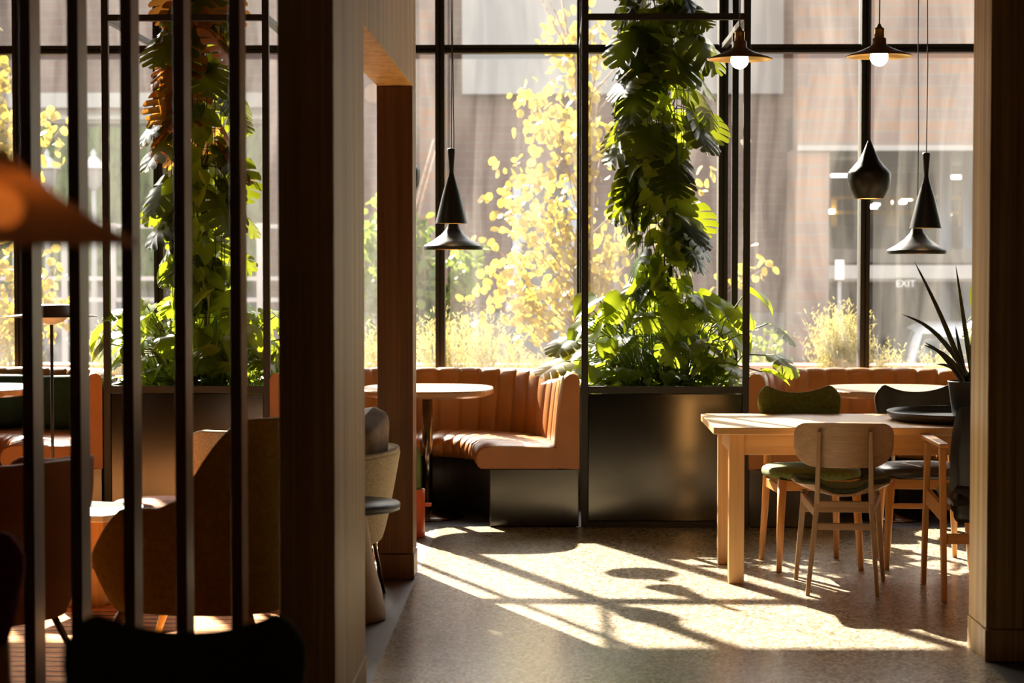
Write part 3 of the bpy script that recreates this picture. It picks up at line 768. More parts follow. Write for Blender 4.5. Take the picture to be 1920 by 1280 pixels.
ty = 9.86; tx = wx(1663,ty)+.375
root = thing('round_tray', 'large round dark tray with raised rim on the oak table', 'tray', (tx,ty,.746))
MB().lathe([(0,0),(.325,0),(.350,.006),(.368,.024),(.375,.044),(.371,.046),(.362,.028),(.345,.013),(.32,.010),(0,.010)], n=72).build('tray', M['tray'], root)
potx, poty = wx(1775,10.0)+.105, 10.0
root = thing('potted_aloe', 'dark spiky leaved plant in a charcoal pot standing on the tray', 'plant', (potx,poty,.757))
MB().lathe([(0,0),(.075,0),(.080,.005),(.102,.165),(.105,.17),(.099,.171),(.095,.155),(.07,.15),(0,.15)], n=48).build('pot', M['pot_dark'], root)
MB().lathe([(0,.155),(.09,.150)], n=24).build('soil', M['soil'], root)
k = MB(); rng = random.Random(4)
def blade(k, p0, p1, bow, wd, n_=10, face=(0,-1,0)):
    p0 = Vector(p0); p1 = Vector(p1); d_ = (p1-p0); sd = d_.cross(Vector(face)).normalized()
    vs = []
    for i in range(n_+1):
        f = i/n_; p = p0 + d_*f + Vector((0,0,1))*bow*math.sin(PI*f)
        wv = wd*(1-f)**.6*(.7+.6*f if f < .4 else .94); ctr = p + Vector(face)*(-.35*wv)
        vs += [p - sd*wv, ctr, p + sd*wv]
    fs = []
    for i in range(n_):
        fs += [(i*3,i*3+1,i*3+4,i*3+3),(i*3+1,i*3+2,i*3+5,i*3+4)]
    k.add(vs, fs, True)
for tpx, tpy, bw in ((1707,490,.03),(1687,588,.07),(1726,645,.04),(1728,640,.03),(1792,497,.0),(1755,682,.03),(1826,560,.0),(1850,600,.02),(1770,672,.03),(1840,520,0),(1880,620,.05),(1815,640,.0),(1790,610,0)):
    k.tint = rng.random(); tp = Vector((wx(tpx,poty)-potx, rng.uniform(-.08,.08), wz(tpy,poty)-.757))
    blade(k, (rng.uniform(-.03,.03), rng.uniform(-.03,.03), .15), tp, bw, .017)
k.build('leaves', M['aloe'], root, solid=.003)

# ------------------------------------------------------------------ chairs
def butterfly_back(k, w_=.215, zt=.845, zb=.60, y0=.235, lean=.06):
    def fn(a, v):
        u = 2*a-1; au = abs(u)
        top = zt + .038*min(1, (au/.74))**2.2 - (.055*((au-.74)/.26)**2.2 if au > .74 else 0)
        bot = zb + .05*max(0,(au-.5)/.5)**2
        z = bot + (top-bot)*v
        ww = w_*(.84+.16*min(1, v*1.25)**.8)
        x = u*ww; y = y0 + lean*v - .055*u*u
        return (x, y, z)
    k.grid(fn, 24, 10); return k
def soft_chair(name, label, loc, rz, fab, woodm, railm, leathery=False):
    root = thing(name, label, 'chair', loc, rz)
    butterfly_back(MB()).build('backrest', M[fab], root, solid=.026, bevel=.008, seg=3)
    # seat pad
    pts = sq(.235,.225,40,2.9)
    k = MB(); rings = [(.86,.445),(1.0,.455),(1.02,.470),(1.0,.487),(.92,.498),(.6,.506),(0.001,.508)]
    vs = [(x*f*(1-.06*(y>0)*y/.225), y*f, z) for f, z in rings for x, y in pts]; n_ = 40
    fs = [(i*n_+q, i*n_+(q+1)%n_, (i+1)*n_+(q+1)%n_, (i+1)*n_+q) for i in range(len(rings)-1) for q in range(n_)]
    fs.append(tuple(range(n_-1,-1,-1)))
    k.add(vs, fs, True).build('seat', M[fab], root)
    for sx in (-1,1):
        MB().tube([(sx*.205,-.205,.0),(sx*.196,-.190,.2),(sx*.183,-.172,.45)], [.0135,.018,.023], 14).build('leg', M[woodm], root)
        MB().tube([(sx*.196,.225,.0),(sx*.185,.195,.25),(sx*.175,.190,.46),(sx*.165,.225,.66),(sx*.16,.262,.74)], [.0135,.018,.020,.015,.010], 14).build('leg', M[woodm], root)
    MB().box(-.175,.175,-.182,-.160,.395,.445).build('seat_rail', M[railm], root, bevel=.003)
    MB().box(-.170,.170,.180,.200,.395,.445).build('seat_rail', M[railm], root, bevel=.003)
    for sx in (-1,1): MB().bar((sx*.187,-.175,.40),(sx*.177,.192,.40), .02,.045).build('side_rail', M[woodm], root, bevel=.003)
    return root
gc = soft_chair('dining_chair', 'moss green upholstered chair with oak legs behind the oak table', (1.287,10.09,0), R(7), 'green_fabric', 'oak_chair', 'oak_rail')
bc = soft_chair('dining_chair', 'black leather chair behind the oak table, right of the green one', (1.86,10.16,0), R(-2), 'black_leather', 'oak_chair', 'oak_rail')
for q in (.30,.335):
    pass
MB().box(-.185,.185,-.196,-.176,.30,.325).build('stretcher', M['oak_rail'], bc, bevel=.003)
soft_chair('dining_chair', 'dark green chair back, blurred in the foreground bottom left', (wx(355,3.6),3.33,0), R(2), 'dark_green_fabric', 'oak_chair', 'oak_rail')
soft_chair('dining_chair', 'dark red chair cut off by the left edge in the foreground', (wx(-140,4.6),4.4,.0), R(3), 'red_fabric', 'oak_chair', 'oak_rail')

# plywood chair seen from behind
root = thing('plywood_chair', 'brown plywood backed chair with dark green seat, back to the viewer', 'chair', (1.345,9.40,0), R(-6))
# local: back toward -y
def pb(a, v):
    u = 2*a-1; s_ = 2*v-1
    # rounded rectangle
    n_ = 3.6; lim = (1-abs(s_)**n_)**(1/n_) if abs(s_) < 1 else 0
    x = u*.222*max(lim,.30); z = .686 + s_*.108 + .01*(1-u*u)*(.6)
    x = u*.222*(1-.0*abs(s_)); 
    return (x, -.262 + .055*u*u - .02*v, z)
k = MB(); NU_, NV_ = 28, 14; vs = []
for j in range(NV_+1):
    s_ = -1+2*j/NV_
    s_ = math.sin(s_*PI/2); r_ = .052 if s_ > 0 else .085; dz = max(0, abs(s_)*.104-(.104-r_))
    wv = .222 - r_ + math.sqrt(max(0, r_*r_-dz*dz)) - (.008*abs(s_) if s_ < 0 else 0)
    for i in range(NU_+1):
        u = -1+2*i/NU_; x = u*wv; uu = x/.222
        zc = .686 + s_*.104*(1-.06*uu*uu) 
        vs.append((x, -.255 + .075*uu*uu - .022*s_, zc))
k.add(vs, [(j*(NU_+1)+i, j*(NU_+1)+i+1, (j+1)*(NU_+1)+i+1, (j+1)*(NU_+1)+i) for j in range(NV_) for i in range(NU_)], True)
k.build('backrest', M['ash_x'], root, solid=.013, bevel=.004)
def seatfn(up):
    def fn(a, b_):
        x = (a*2-1); y = (b_*2-1)
        wv = (1-abs(y)**4)**.25 if abs(y) < 1 else .0
        wv = max(wv, .55); X = x*.232*wv*(1-.05*(y<0)); Y = y*.215
        return (X, Y+.0, .455 + .052*abs(x)**2.4 - .018*(y)*(y>0) + up)
    return fn
MB().grid(seatfn(0), 20, 16).build('seat_shell', M['ash'], root, solid=.012, bevel=.003)
MB().grid(lambda a, b_: (lambda p: (p[0]*.965, p[1]*.965, p[2]+.022+.012*(1-(2*a-1)**2)*(1-(2*b_-1)**2)))(seatfn(0)(a,b_)), 20, 16).build('seat_cushion', M['dark_green_fabric'], root, solid=.028, off=-.6, bevel=.01, seg=3)
for sx, xb, xt in ((-1,-.160,-.112),(1,.152,.117)):
    MB().bar((xb,-.245,0),(xt*1.06,-.222,.42),.020,.026,(0,1,0),.024,.034).bar((xt*1.06,-.222,.42),(xt,-.272,.752),.024,.034,(0,1,0),.017,.020).build('leg', M['ash'], root, bevel=.004)
    MB().bar((sx*.205,.225,0),(sx*.168,.175,.435),.020,.022,(0,1,0),.030,.034).build('leg', M['ash'], root, bevel=.004)
    MB().bar((sx*.178,.18,.405),(sx*.124,-.222,.375),.018,.040).build('side_rail', M['ash'], root, bevel=.003)
for b_ in ((-.17,.17,.168,.186,.33,.36),(-.125,.128,-.240,-.222,.300,.330),(-.122,.125,-.236,-.214,.405,.430)): MB().box(*b_).build('stretcher', M['ash_x'], root, bevel=.003)

# armchair at the right
root = thing('armchair', 'black leather armchair with oak arms beside the right oak post', 'chair', (2.015,9.26,0), R(0))
for sx in (-1,1):
    MB().bar((sx*.265,-.235,0),(sx*.270,-.190,.68),.024,.030,(0,1,0),.030,.034).build('leg', M['oak_chair'], root, bevel=.004)
    MB().bar((sx*.268,.255,0),(sx*.272,.150,.68),.024,.030,(0,1,0),.028,.034).build('leg', M['oak_chair'], root, bevel=.004)
    MB().bar((sx*.268,-.230,.694),(sx*.290,.28,.712),.045,.020,(0,0,1),.060,.022).build('armrest', M['oak_rail'], root, bevel=.005)
    MB().bar((sx*.262,-.205,.385),(sx*.262,.18,.42),.022,.075).build('side_rail', M['oak_rail'], root, bevel=.003)
MB().box(-.25,.25,.17,.195,.36,.41).build('stretcher', M['oak_rail'], root, bevel=.003)
MB().box(-.25,.25,-.225,-.20,.255,.30).build('stretcher', M['oak_rail'], root, bevel=.003)
def pad(w_, h_, t_, lo, n=2.6):
    k = MB(); NU_, NV_ = 22, 18; vs = []
    for sd in (-1,1):
        for j in range(NV_+1):
            for i in range(NU_+1):
                u = -1+2*i/NU_; v = -1+2*j/NV_
                e = max(0,(1-abs(u)**6))*max(0,(1-abs(v)**6)); th = sd*t_*(e**.4)
                cu = u*(1-.06*abs(v)**6); cv = v*(1-.06*abs(u)**6)
                vs.append((cu*w_, th, cv*h_))
    n1 = (NU_+1)*(NV_+1)
    f1 = [(j*(NU_+1)+i, j*(NU_+1)+i+1, (j+1)*(NU_+1)+i+1, (j+1)*(NU_+1)+i) for j in range(NV_) for i in range(NU_)]
    k.add(vs, f1 + [tuple(n1+q for q in f[::-1]) for f in f1], True); return k
k = pad(.225,.25,.035,0); k.v = [(x*(1-.10*max(0,z/.25)**2), y-.19-.10*(z+.1)-.0+.10*(x/.225)**2*.6, z+.625) for x,y,z in k.v]
k.build('backrest', M['black_leather'], root)
k = pad(.235,.22,.05,0); k.v = [(x, z*1.0-.0, .435+y+.02*abs(x/.235)**2) for x,y,z in k.v]; k.f = [f[::-1] for f in k.f]
k.build('seat', M['black_leather'], root)
k = pad(.215,.085,.022,0); k.v = [(x, y-.205+.03*(x/.2)**2, z+.43) for x,y,z in k.v]
k.build('lower_back', M['black_leather'], root)

# ------------------------------------------------------------------ lounge side, beyond the slats
def shellchair(name, label, loc, rz, mat, w_=.36, dp=.36, H=.9, arm=.58, low=.2, legm='ash', legh=None, footr=.016, seat_mat=None, legs=True):
    """upholstered tub: U shaped wall in plan, high at the back (+x), lower arms, open at -x"""
    root = thing(name, label, 'chair', loc, rz)
    n_ = 60; vs_o = []
    def prof(t):
        th = -PI*.92 + 2*PI*.92*t; th = (t-.5)*2*R(138)
        c, s_ = math.cos(th), math.sin(th); e = 2/2.8
        x = dp*math.copysign(abs(c)**e, c); y = w_*math.copysign(abs(s_)**e, s_)
        xr = x/dp; k_ = min(1, max(0, (xr-.02)/.72))
        k_ = math.sin(k_*PI/2)**1.3; tail = min(1, max(0, (-xr-.42)/.52))
        top = arm + (H-arm)*k_ - (arm-low-.12)*tail**1.4
        return x, y, top
    NZ = 10
    k = MB()
    def fn(a, b_):
        x, y, top = prof(a); z = low + (top-low)*b_
        f = .80 + .20*min(1, b_*1.3)**.7 + .03*b_
        return (x*f, y*f, z)
    k.grid(fn, n_, NZ); k.build('shell', M[mat], root, solid=.045, bevel=.012, seg=3)
    ks = pad(dp*.80,w_*.82,.07,0); ks.v = [(x-.05, z, .36+y) for x,y,z in ks.v]
    ks.build('seat', M[seat_mat or mat], root)
    kb = MB().lathe([(0,low-.005),(dp*.74,low),(dp*.80,low+.03),(dp*.78,low+.09),(0,low+.09)], n=36, sy=w_/dp); kb.build('underside', M[mat], root)
    if legs:
        for sx in (-1,1):
            for sy in (-1,1):
                MB().tube([(sx*dp*.86, sy*w_*.84, 0.0),(sx*dp*.55, sy*w_*.55, low+.04)], [footr*.75, footr*1.4], 12).build('leg', M[legm], root)
    return root
shellchair('wing_chair', 'mustard high backed lounge chair seen from behind through the slats', (-1.32,7.72,.012), R(-12), 'mustard', .37,.40,.93,.60,.20,'post')
shellchair('tub_chair', 'brown leather tub chair behind the leftmost slats', (-2.03,6.82,.012), R(-38), 'brown_leather', .40,.38,.84,.80,.30,'chrome', footr=.010)

# beige chair behind the mustard one
shellchair('lounge_chair', 'beige tweed lounge chair behind the mustard chair', (-1.36,9.92,.012), R(-80), 'beige', .40,.34,.70,.56,.20,'bronze', footr=.010)

# beige armchair by the middle post
root = thing('tub_armchair', 'beige tweed tub armchair on thin bronze legs beside the middle oak post', 'chair', (-1.085,9.05,0), R(0))
def fn(a, b_):
    th = (a-.5)*2*R(128); c, s_ = math.cos(th), math.sin(th)
    r_ = .295 + .085*b_**.8
    x = r_*math.copysign(abs(c)**.8, c); y = r_*math.copysign(abs(s_)**.8, s_)
    top = .655 + .02*c; return (x, y, .27 + (top-.27)*b_)
sh = MB().grid(fn, 36, 10).build('shell', M['beige'], root, solid=.05, bevel=.015, seg=3)
MB().tube([(lambda p: (p[0]*1.03,p[1]*1.03,p[2]))(fn(i/40,1.0)) for i in range(41)], .009, 8).build('piping', M['beige'], sh)
MB().lathe([(0,.19),(.22,.19),(.275,.215),(.28,.26),(.25,.29),(0,.30)], n=40).build('seat', M['brown_cushion'], root)
k = MB()
for sx, sy in ((1,-1),(1,1),(-1,-1),(-1,1)):
    MB().tube([(sx*.325,sy*.02+sy*.0-.0+(-.0),.50) if False else (sx*.33, sy*.14, .47),(sx*.275,sy*.13,.24),(sx*.318,sy*.16,0)], [.009,.010,.008], 10).build('leg', M['bronze'], root)
for sy in (-1,1): MB().bar((-.27,sy*.13,.20),(.27,sy*.13,.20),.016,.02).build('frame_bar', M['bronze'], root)
k = pad(.20,.19,.085,0); k.v = [(x*.95-.0, y*1.15, z) for x,y,z in k.v]
o = k.build('scatter_cushion', M['brown_cushion']); o.rotation_euler = (R(8), R(-14), R(78)); o.location = (-.845,9.02,.675); o.scale = (.9,.9,.85)
tag(o, 'taupe velvet cushion leaning on the back of the beige tub armchair', 'cushion')

# side table with conical pedestal
stx, sty = -.880, 8.52
root = thing('side_table', 'round slate topped side table on a conical wooden pedestal', 'table', (stx,sty,0))
MB().lathe([(0,.465),(.225,.465),(.238,.470),(.240,.492),(.236,.498),(0,.498)], n=56).build('tabletop', M['grey_top'], root)
MB().lathe([(0,0),(.165,0),(.178,.008),(.178,.035),(.165,.09),(.125,.26),(.10,.42),(.10,.465),(0,.465)], n=40).build('pedestal', M['cone_wood'], root)
root = thing('menu_stand', 'small grey menu board on thin black wire legs on the side table', 'menu stand', (-.79-.115,sty-.03,.498), R(20))
MB().box(-.10,.055,-.006,.006,.075,.345).build('board', M['lamp_grey'], root, bevel=.003)
for pp in ([(.045,.0,.09),(.055,-.02,.04),(.065,-.035,.002)], [(-.08,.0,.09),(-.09,-.02,.04),(-.10,-.035,.002)], [(-.02,.004,.12),(-.02,.05,.002)]): MB().tube(pp, .0022, 6).build('wire_leg', M['black_metal'], root)

# cactus pot beside the post
cx_, cy_ = wx(796,11.06)-.068, 11.12
root = thing('potted_cactus', 'slim green cactus in an orange ceramic pot with a peg handle', 'plant', (cx_,cy_,0))
k = MB().lathe([(0,0),(.060,0),(.064,.004),(.066,.262),(.062,.264),(.060,.235),(0,.235)], n=40); k.build('pot', M['terracotta'], root)
MB().box(.060,.100,-.02,.02,.168,.186).build('peg_handle', M['terracotta'], root, bevel=.004)
MB().lathe([(0,.242),(.06,.238)], n=20).build('soil', M['soil'], root)
k = MB()
def ribbed(k, x, y, z0_, z1_, r_):
    n_ = 20; vs = []; m_ = 12
    for i in range(m_+1):
        f = i/m_; rr_ = r_*(math.sin(min(1,(1-f)*4+.02)*PI/2))
        for q in range(n_):
            th = 2*PI*q/n_; r2_ = rr_*(1 if q % 2 else .74); vs.append((x+r2_*math.cos(th), y+r2_*math.sin(th), z0_+(z1_-z0_)*f))
    k.add(vs, [(i*n_+q, i*n_+(q+1)%n_, (i+1)*n_+(q+1)%n_, (i+1)*n_+q) for i in range(m_) for q in range(n_)], True)
ribbed(k, .022,0,.235,.50,.022); ribbed(k, -.02,.01,.235,.56,.024); ribbed(k, 0,-.025,.235,.36,.018)
k.build('cactus_stems', M['stem'], root)

# floor lamp
ld = 10.3
root = thing('floor_lamp', 'slim floor lamp with a flat saucer shade, seen between the slats', 'lamp', (wx(92,ld),ld,.012))
zl = wz(597,ld)
MB().lathe([(.232,zl-.002),(.12,zl+.012),(.105,zl+.05),(.09,zl+.058),(0,zl+.06)], n=56).build('lamp_shade', M['lamp_grey'], root, solid=.003)
MB().lathe([(0,zl-.045),(.02,zl-.042),(.06,zl-.028),(.085,zl-.004),(.09,zl)], n=40).build('diffuser', M['white_metal'], root)
MB().tube([(0,0,.02),(0,0,zl-.045)], .0085, 12).build('pole', M['black_metal'], root)
MB().lathe([(0,0),(.15,0),(.152,.008),(.14,.018),(.02,.024),(0,.024)], n=40).build('base', M['black_metal'], root)

# low table and ottoman in the sun
root = thing('coffee_table', 'low white topped table in sunlight between the slats', 'table', (-2.04,8.9,.012))
zt = .415
MB().prism([(-.30,-.20),(.12,-.30),(.26,-.12),(.20,.16),(-.2,.30)], zt-.03, zt).build('tabletop', M['white_top'], root, bevel=.005)
MB().box(-.12,.09,-.16,.10,0,zt-.03).build('pedestal', M['table_leg'], root, bevel=.004)
root = thing('ottoman', 'round ottoman in red and cream woven fabric, sunlit top', 'ottoman', (-1.84,9.42,.012))
MB().lathe([(0,.06),(.23,.06),(.25,.09),(.255,.32),(.24,.36),(.20,.385),(0,.39)], n=48).build('cushion', M['weave'], root)
for a in range(4):
    th = PI/4+a*PI/2; MB().tube([(.18*math.cos(th),.18*math.sin(th),0),(.17*math.cos(th),.17*math.sin(th),.07)], [.014,.018], 10).build('leg', M['ash'], root)

# green cushion in the left booth
for (cx2, rz2, tl, lab) in ((-3.02,R(18),R(-14),'dark green velvet cushion on the left booth, right of two'), (-3.50,R(-4),R(-14),'dark green velvet cushion on the left booth, left of two')):
    k = pad(.24,.17,.06,0)
    o = k.build('booth_cushion', M['teal']); o.location = (cx2,12.48 if cx2 > -3.3 else 12.60,.645); o.rotation_euler = (tl,0,rz2)
    tag(o, lab, 'cushion', 'dark green cushions in the left booth')

# ------------------------------------------------------------------ outside
struct(MB().box(-40,40,WD+.10,80,-.80,-.75).build('ground', M['asphalt']))
o = MB().box(-9,9,WD+.12,17.6,-.75,.30).build('planting_bed', M['mulch']); struct(o)
o = MB().box(-9,9,17.6,17.95,-.75,.62).build('garden_wall', M['brick_low']); struct(o)

def grass_clump(px, d, z0_, h, spread, n_, seed, lab, seedheads=True):
    rng = random.Random(seed)
    root = thing('ornamental_grass', lab, 'grass', (wx(px,d), d, z0_), 0, 'ornamental grasses outside the window')
    k = MB(); hd = MB()
    for i in range(n_):
        a = rng.random()*2*PI; lean = spread*rng.random()**.7; hh = h*rng.uniform(.55,1.05)
        b_ = Vector((rng.gauss(0,.05), rng.gauss(0,.05), 0)); c_ = Vector((math.cos(a), math.sin(a), 0))
        k.tint = rng.random(); wd = .0035
        pts = [b_ + c_*lean*f**1.6*h + Vector((0,0,hh*(f-.18*f**3*lean*2))) for f in (0,.25,.5,.75,1)]
        sd = Vector((math.sin(a), -math.cos(a), 0)) if rng.random() < .5 else Vector((1,0,0))
        vs = []
        for q, p in enumerate(pts): w_ = wd*(1-.8*q/4); vs += [p-sd*w_, p+sd*w_]
        k.add(vs, [(q*2,q*2+1,q*2+3,q*2+2) for q in range(4)], True)
        if seedheads and rng.random() < .55:
            hd.tint = rng.random()
            for q in range(11):
                f = rng.uniform(.62,1.08); p = b_ + c_*lean*f**1.6*h + Vector((0,0,hh*(f-.18*f**3*lean*2)))
                dd = Vector((rng.gauss(0,1), rng.gauss(0,1), rng.uniform(.2,1.4))).normalized()*rng.uniform(.02,.05)
                s2 = Vector((.0022,0,0)); hd.add([p-s2, p+s2, p+dd+s2*1.4, p+dd-s2*1.4], [(0,1,2,3)])
    k.build('blades', M['grass'], root)
    if hd.v: hd.build('seed_heads', M['grass'], root)
grass_clump(830,15.6,.3,.82,.42,250,1,'pale feathery grass outside, below the black hourglass pendant')
grass_clump(905,15.9,.3,.84,.42,240,2,'tall feathery grass outside, just right of the wide flat pendant')
grass_clump(985,15.4,.3,.56,.5,240,3,'yellow grass tuft outside, beneath the yellow tree')
grass_clump(1060,16.0,.3,.52,.5,180,4,'yellow grass outside, just left of the centre planter')
grass_clump(1575,15.6,.3,.86,.30,520,5,'upright yellow green grass clump outside, left of the right mullion')
grass_clump(1648,15.3,.3,.62,.42,120,6,'sparse dry grass outside, right of the right mullion')
grass_clump(1770,16.2,.3,.55,.4,100,7,'pale grass outside in front of the white car')
grass_clump(700,15.8,.3,.74,.45,200,8,'feathery grass outside, left of the middle oak post')
grass_clump(215,15.5,.3,.74,.45,260,9,'pale grass outside, left of the left planter')
grass_clump(20,15.8,.3,.6,.45,250,10,'grass tuft outside at the far left')

def tree(name, lab, base, trunk, crown, nleaf, seed, mat, size, lean=(0,0), nb=26):
    """trunk: height; crown: list of (x,y,z,rx,ry,rz,weight) blobs relative to base"""
    rng = random.Random(seed)
    root = thing(name, lab, 'tree', base, 0, 'trees outside the window')
    k = MB(); st = MB()
    for q in range(3):
        ox = rng.uniform(-.1,.1)
        st.tube([(ox,0,0),(ox+lean[0]*.4,0,trunk*.35),(ox+lean[0]*.8+rng.uniform(-.3,.3),.1,trunk*.7),(ox+lean[0]+rng.uniform(-.5,.5),.1,trunk)], [.035,.028,.02,.008], 7)
    tot = sum(c[6] for c in crown)
    for i in range(nleaf):
        r0 = rng.random()*tot; 
        for c in crown:
            r0 -= c[6]
            if r0 <= 0: break
        while True:
            p = Vector((rng.uniform(-1,1), rng.uniform(-1,1), rng.uniform(-1,1)))
            if p.length < 1: break
        if i % 7 == 0:
            tw = Vector((c[0]+p.x*c[3], c[1]+p.y*c[4], c[2]+p.z*c[5]))
            root_p = Vector((lean[0]*min(1,tw.z/trunk)*.7, .05, max(.2, tw.z-.5-rng.random()*.5)))
            if i % 21 == 0: st.tube([root_p, root_p.lerp(tw,.5)+Vector((0,0,-.05)), tw], [.010,.006,.003], 5, False)
            dirv = (tw-root_p).normalized()
        q_ = tw + (dirv*rng.uniform(-.4,.05) + Vector((rng.gauss(0,.06), rng.gauss(0,.06), rng.gauss(0,.06)))) if i % 7 else tw
        tip = Vector((rng.uniform(-1,1), rng.uniform(-1,1), rng.uniform(-1.2,.2))); nr = Vector((rng.uniform(-1,1), rng.uniform(-1.4,.2), rng.uniform(-.4,1)))
        k.tint = rng.random(); s_ = size*rng.uniform(.7,1.2)
        B, T, Sd, Nn = leaf_frame(q_, tip, nr)
        pts = [(0,0),(.42,.22),(.5,.55),(.3,.88),(0,1.0),(-.3,.88),(-.5,.55),(-.42,.22)]
        vs = [B + Sd*(x*s_*.86) + T*(y*s_) + Nn*(.18*x*x*s_*2) for x, y in pts]
        k.add(vs, [(0,1,2,3,4),(0,4,5,6,7)], True)
    k.build('foliage', M[mat], root); st.build('trunk', M['bark'], root)
    return root
td = 17.0
def C(px, py, rpx, rpz, w_, dy=0): return (wx(px,td), dy, wz(py,td)-.3, rpx*td/F, .5, rpz*td/F, w_)
bx = wx(1110,td)
def rel(cs, bx): return [(c[0]-bx, *c[1:]) for c in cs]
tree('yellow_tree', 'yellow leaved slender tree outside behind the centre planter', (bx,td,.3), 3.6,
     rel([C(960,400,70,150,2.2), C(1010,520,90,90,1.9), C(930,560,60,50,.8), C(1050,300,80,150,2.2), C(1100,160,60,170,1.8), C(1040,60,40,60,.5), C(1130,470,70,110,1.6), C(1290,330,60,170,1.5), C(1180,560,60,50,.5), C(1310,480,40,60,.5), C(1430,495,25,18,.2), C(1000,200,35,90,.7), C(1200,60,60,80,.6),C(1060,620,60,30,.5)], bx), 1500, 3, 'yellow', .085, lean=(-.1,0))
bx2 = wx(-70,td)
tree('yellow_tree', 'yellow leaved tree outside at the far left of the window', (bx2,td,.3), 3.4,
     rel([C(10,300,50,200,2), C(-30,120,60,120,1), C(50,540,70,100,2), C(100,230,30,80,.5), C(-60,400,80,200,2), C(90,560,50,60,1)], bx2), 1000, 6, 'yellow', .085)
gx = wx(800,22)
td = 22.0
tree('green_shrub', 'tall soft green shrub outside behind the middle oak post', (gx,td,-.75), 3.6,
     rel([C(760,350,70,130,2), C(820,480,60,120,2), C(720,520,60,120,1.5), C(880,330,20,60,.3), C(700,300,50,100,1), C(860,560,50,50,.6), C(730,240,60,60,1), C(800,400,50,120,1.2)], gx), 3000, 9, 'green_bush', .11)
bx3 = wx(1420,19); td = 19.0
tree('green_shrub', 'small grey green shrub outside behind the right edge of the planter', (bx3,td,-.3), 1.2,
     rel([(bx3,0,.85,.30,.3,.35,1)], bx3), 500, 12, 'green_bush', .06)

# brick building opposite
BD = 30.0
def B(px0, px1, py0, py1, d0, d1): return (wx(px0,d0), wx(px1,d0), d0, d1, wz(py1,d0), wz(py0,d0))
root = thing('brick_building', 'brown brick building across the street with a pale upper panel', 'building', (0,BD,-.75))
def PB(name, mat, *bs, **kw):
    k = MB()
    for b_ in bs: x0,x1,y0,y1,z0_,z1_ = b_; k.box(x0,x1,y0-BD,y1-BD,z0_+.75,z1_+.75)
    return k.build(name, M[mat], root, **kw)
x0, x1 = wx(500,BD), wx(1496,BD)
PB('wall', 'brick_main', (x0,x1,BD,BD+4,-.75,8.2))
PB('upper_panel', 'panel_white', (wx(868,BD),wx(1462,BD),BD-.25,BD-.02,wz(180,BD),8.1))
PB('pilaster', 'brick_pink', (wx(790,BD),wx(842,BD),BD-.35,BD-.02,-.7,8.1))
PB('plinth', 'grey_wall', (wx(640,BD),wx(1464,BD),BD-.4,BD-.02,-.75,wz(585,BD)))
wf = PB('window', 'window_blue', (wx(962,BD),wx(978,BD),BD-.12,BD-.01,wz(575,BD),wz(340,BD)), (wx(1065,BD),wx(1082,BD),BD-.12,BD-.01,wz(575,BD),wz(340,BD)), (wx(978,BD),wx(1065,BD),BD-.12,BD-.01,wz(352,BD),wz(340,BD)), (wx(978,BD),wx(1065,BD),BD-.12,BD-.01,wz(455,BD),wz(445,BD)), (wx(950,BD),wx(1095,BD),BD-.45,BD-.02,wz(582,BD),wz(566,BD)))
k = MB(); q = (wx(978,BD),wx(1065,BD),BD-.05,BD-.01,wz(566,BD),wz(352,BD)); k.box(q[0],q[1],q[2]-BD,q[3]-BD,q[4]+.75,q[5]+.75); k.build('pane', M['window_dark'], wf)

# left building with ivy
root = thing('ivy_building', 'brick building with pale cornice and ivy covered wall, seen through the slats', 'building', (0,32,-.75))
BD = 32.0
PB('wall', 'brick_main', (wx(-900,BD),wx(505,BD),BD,BD+4,wz(178,BD),8.4))
PB('cornice', 'stone', (wx(-900,BD),wx(505,BD),BD-.4,BD+.2,wz(205,BD),wz(178,BD)), (wx(-900,BD),wx(505,BD),BD-.15,BD+.2,wz(232,BD),wz(205,BD)), (wx(-900,BD),wx(505,BD),BD-.25,BD+.2,wz(226,BD),wz(218,BD)))
PB('lower_wall', 'grey_wall', (wx(-900,BD),wx(505,BD),BD+.05,BD+4,-.75,wz(232,BD)))
# ivy as leaf clumps on the wall
rng = random.Random(77); k = MB()
for i in range(5200):
    px = rng.uniform(-60,500); py = 240 + 200*rng.random()**1.2
    if rng.random() < .15: py = rng.uniform(420,520)
    x, z = wx(px,31.9), wz(py,31.9); B_ = Vector((x, rng.uniform(-.35,.0), z+.75)); k.tint = rng.random()
    heart_leaf(k, B_, (rng.uniform(-.6,.6), -.3, -1), (rng.uniform(-.4,.4), -1, rng.uniform(0,.8)), rng.uniform(.14,.26), rng)
k.build('ivy', M['green_bush'], root)['label'] = 'green ivy'
root = thing('white_fence', 'white railing fence across the street, seen between the slats', 'fence', (0,25,-.75)); BD = 25.0
k = MB()
for py in (424,522,562): k.box(wx(-300,BD),wx(560,BD),-.03,.03,wz(py+4,BD)+.75,wz(py-4,BD)+.75)
k.build('rail', M['white_metal'], root)
for i in range(9):
    px = -250 + i*92; MB().box(wx(px,BD)-.035,wx(px,BD)+.035,-.035,.035,0,wz(418,BD)+.75).build('fence_post', M['white_metal'], root)
def lantern(px, d, lab):
    root = thing('street_lantern', lab, 'street lamp', (wx(px,d),d,-.75), 0, 'pale street lanterns beyond the window')
    zt = wz(278,d)+.75
    MB().tube([(0,0,0),(0,0,zt-.55)], [.05,.03], 12).build('pole', M['lamp_grey'], root)
    MB().lathe([(.03,zt-.56),(.10,zt-.50),(.14,zt-.28),(.15,zt-.26)], n=12).build('lantern_glass', M['panel_white'], root)
    MB().lathe([(.19,zt-.27),(.17,zt-.24),(.06,zt-.12),(.03,zt-.10),(.04,zt-.06),(0,zt)], n=16).build('cap', M['white_metal'], root)
lantern(86,27,'pale street lantern beyond the window, left of two')
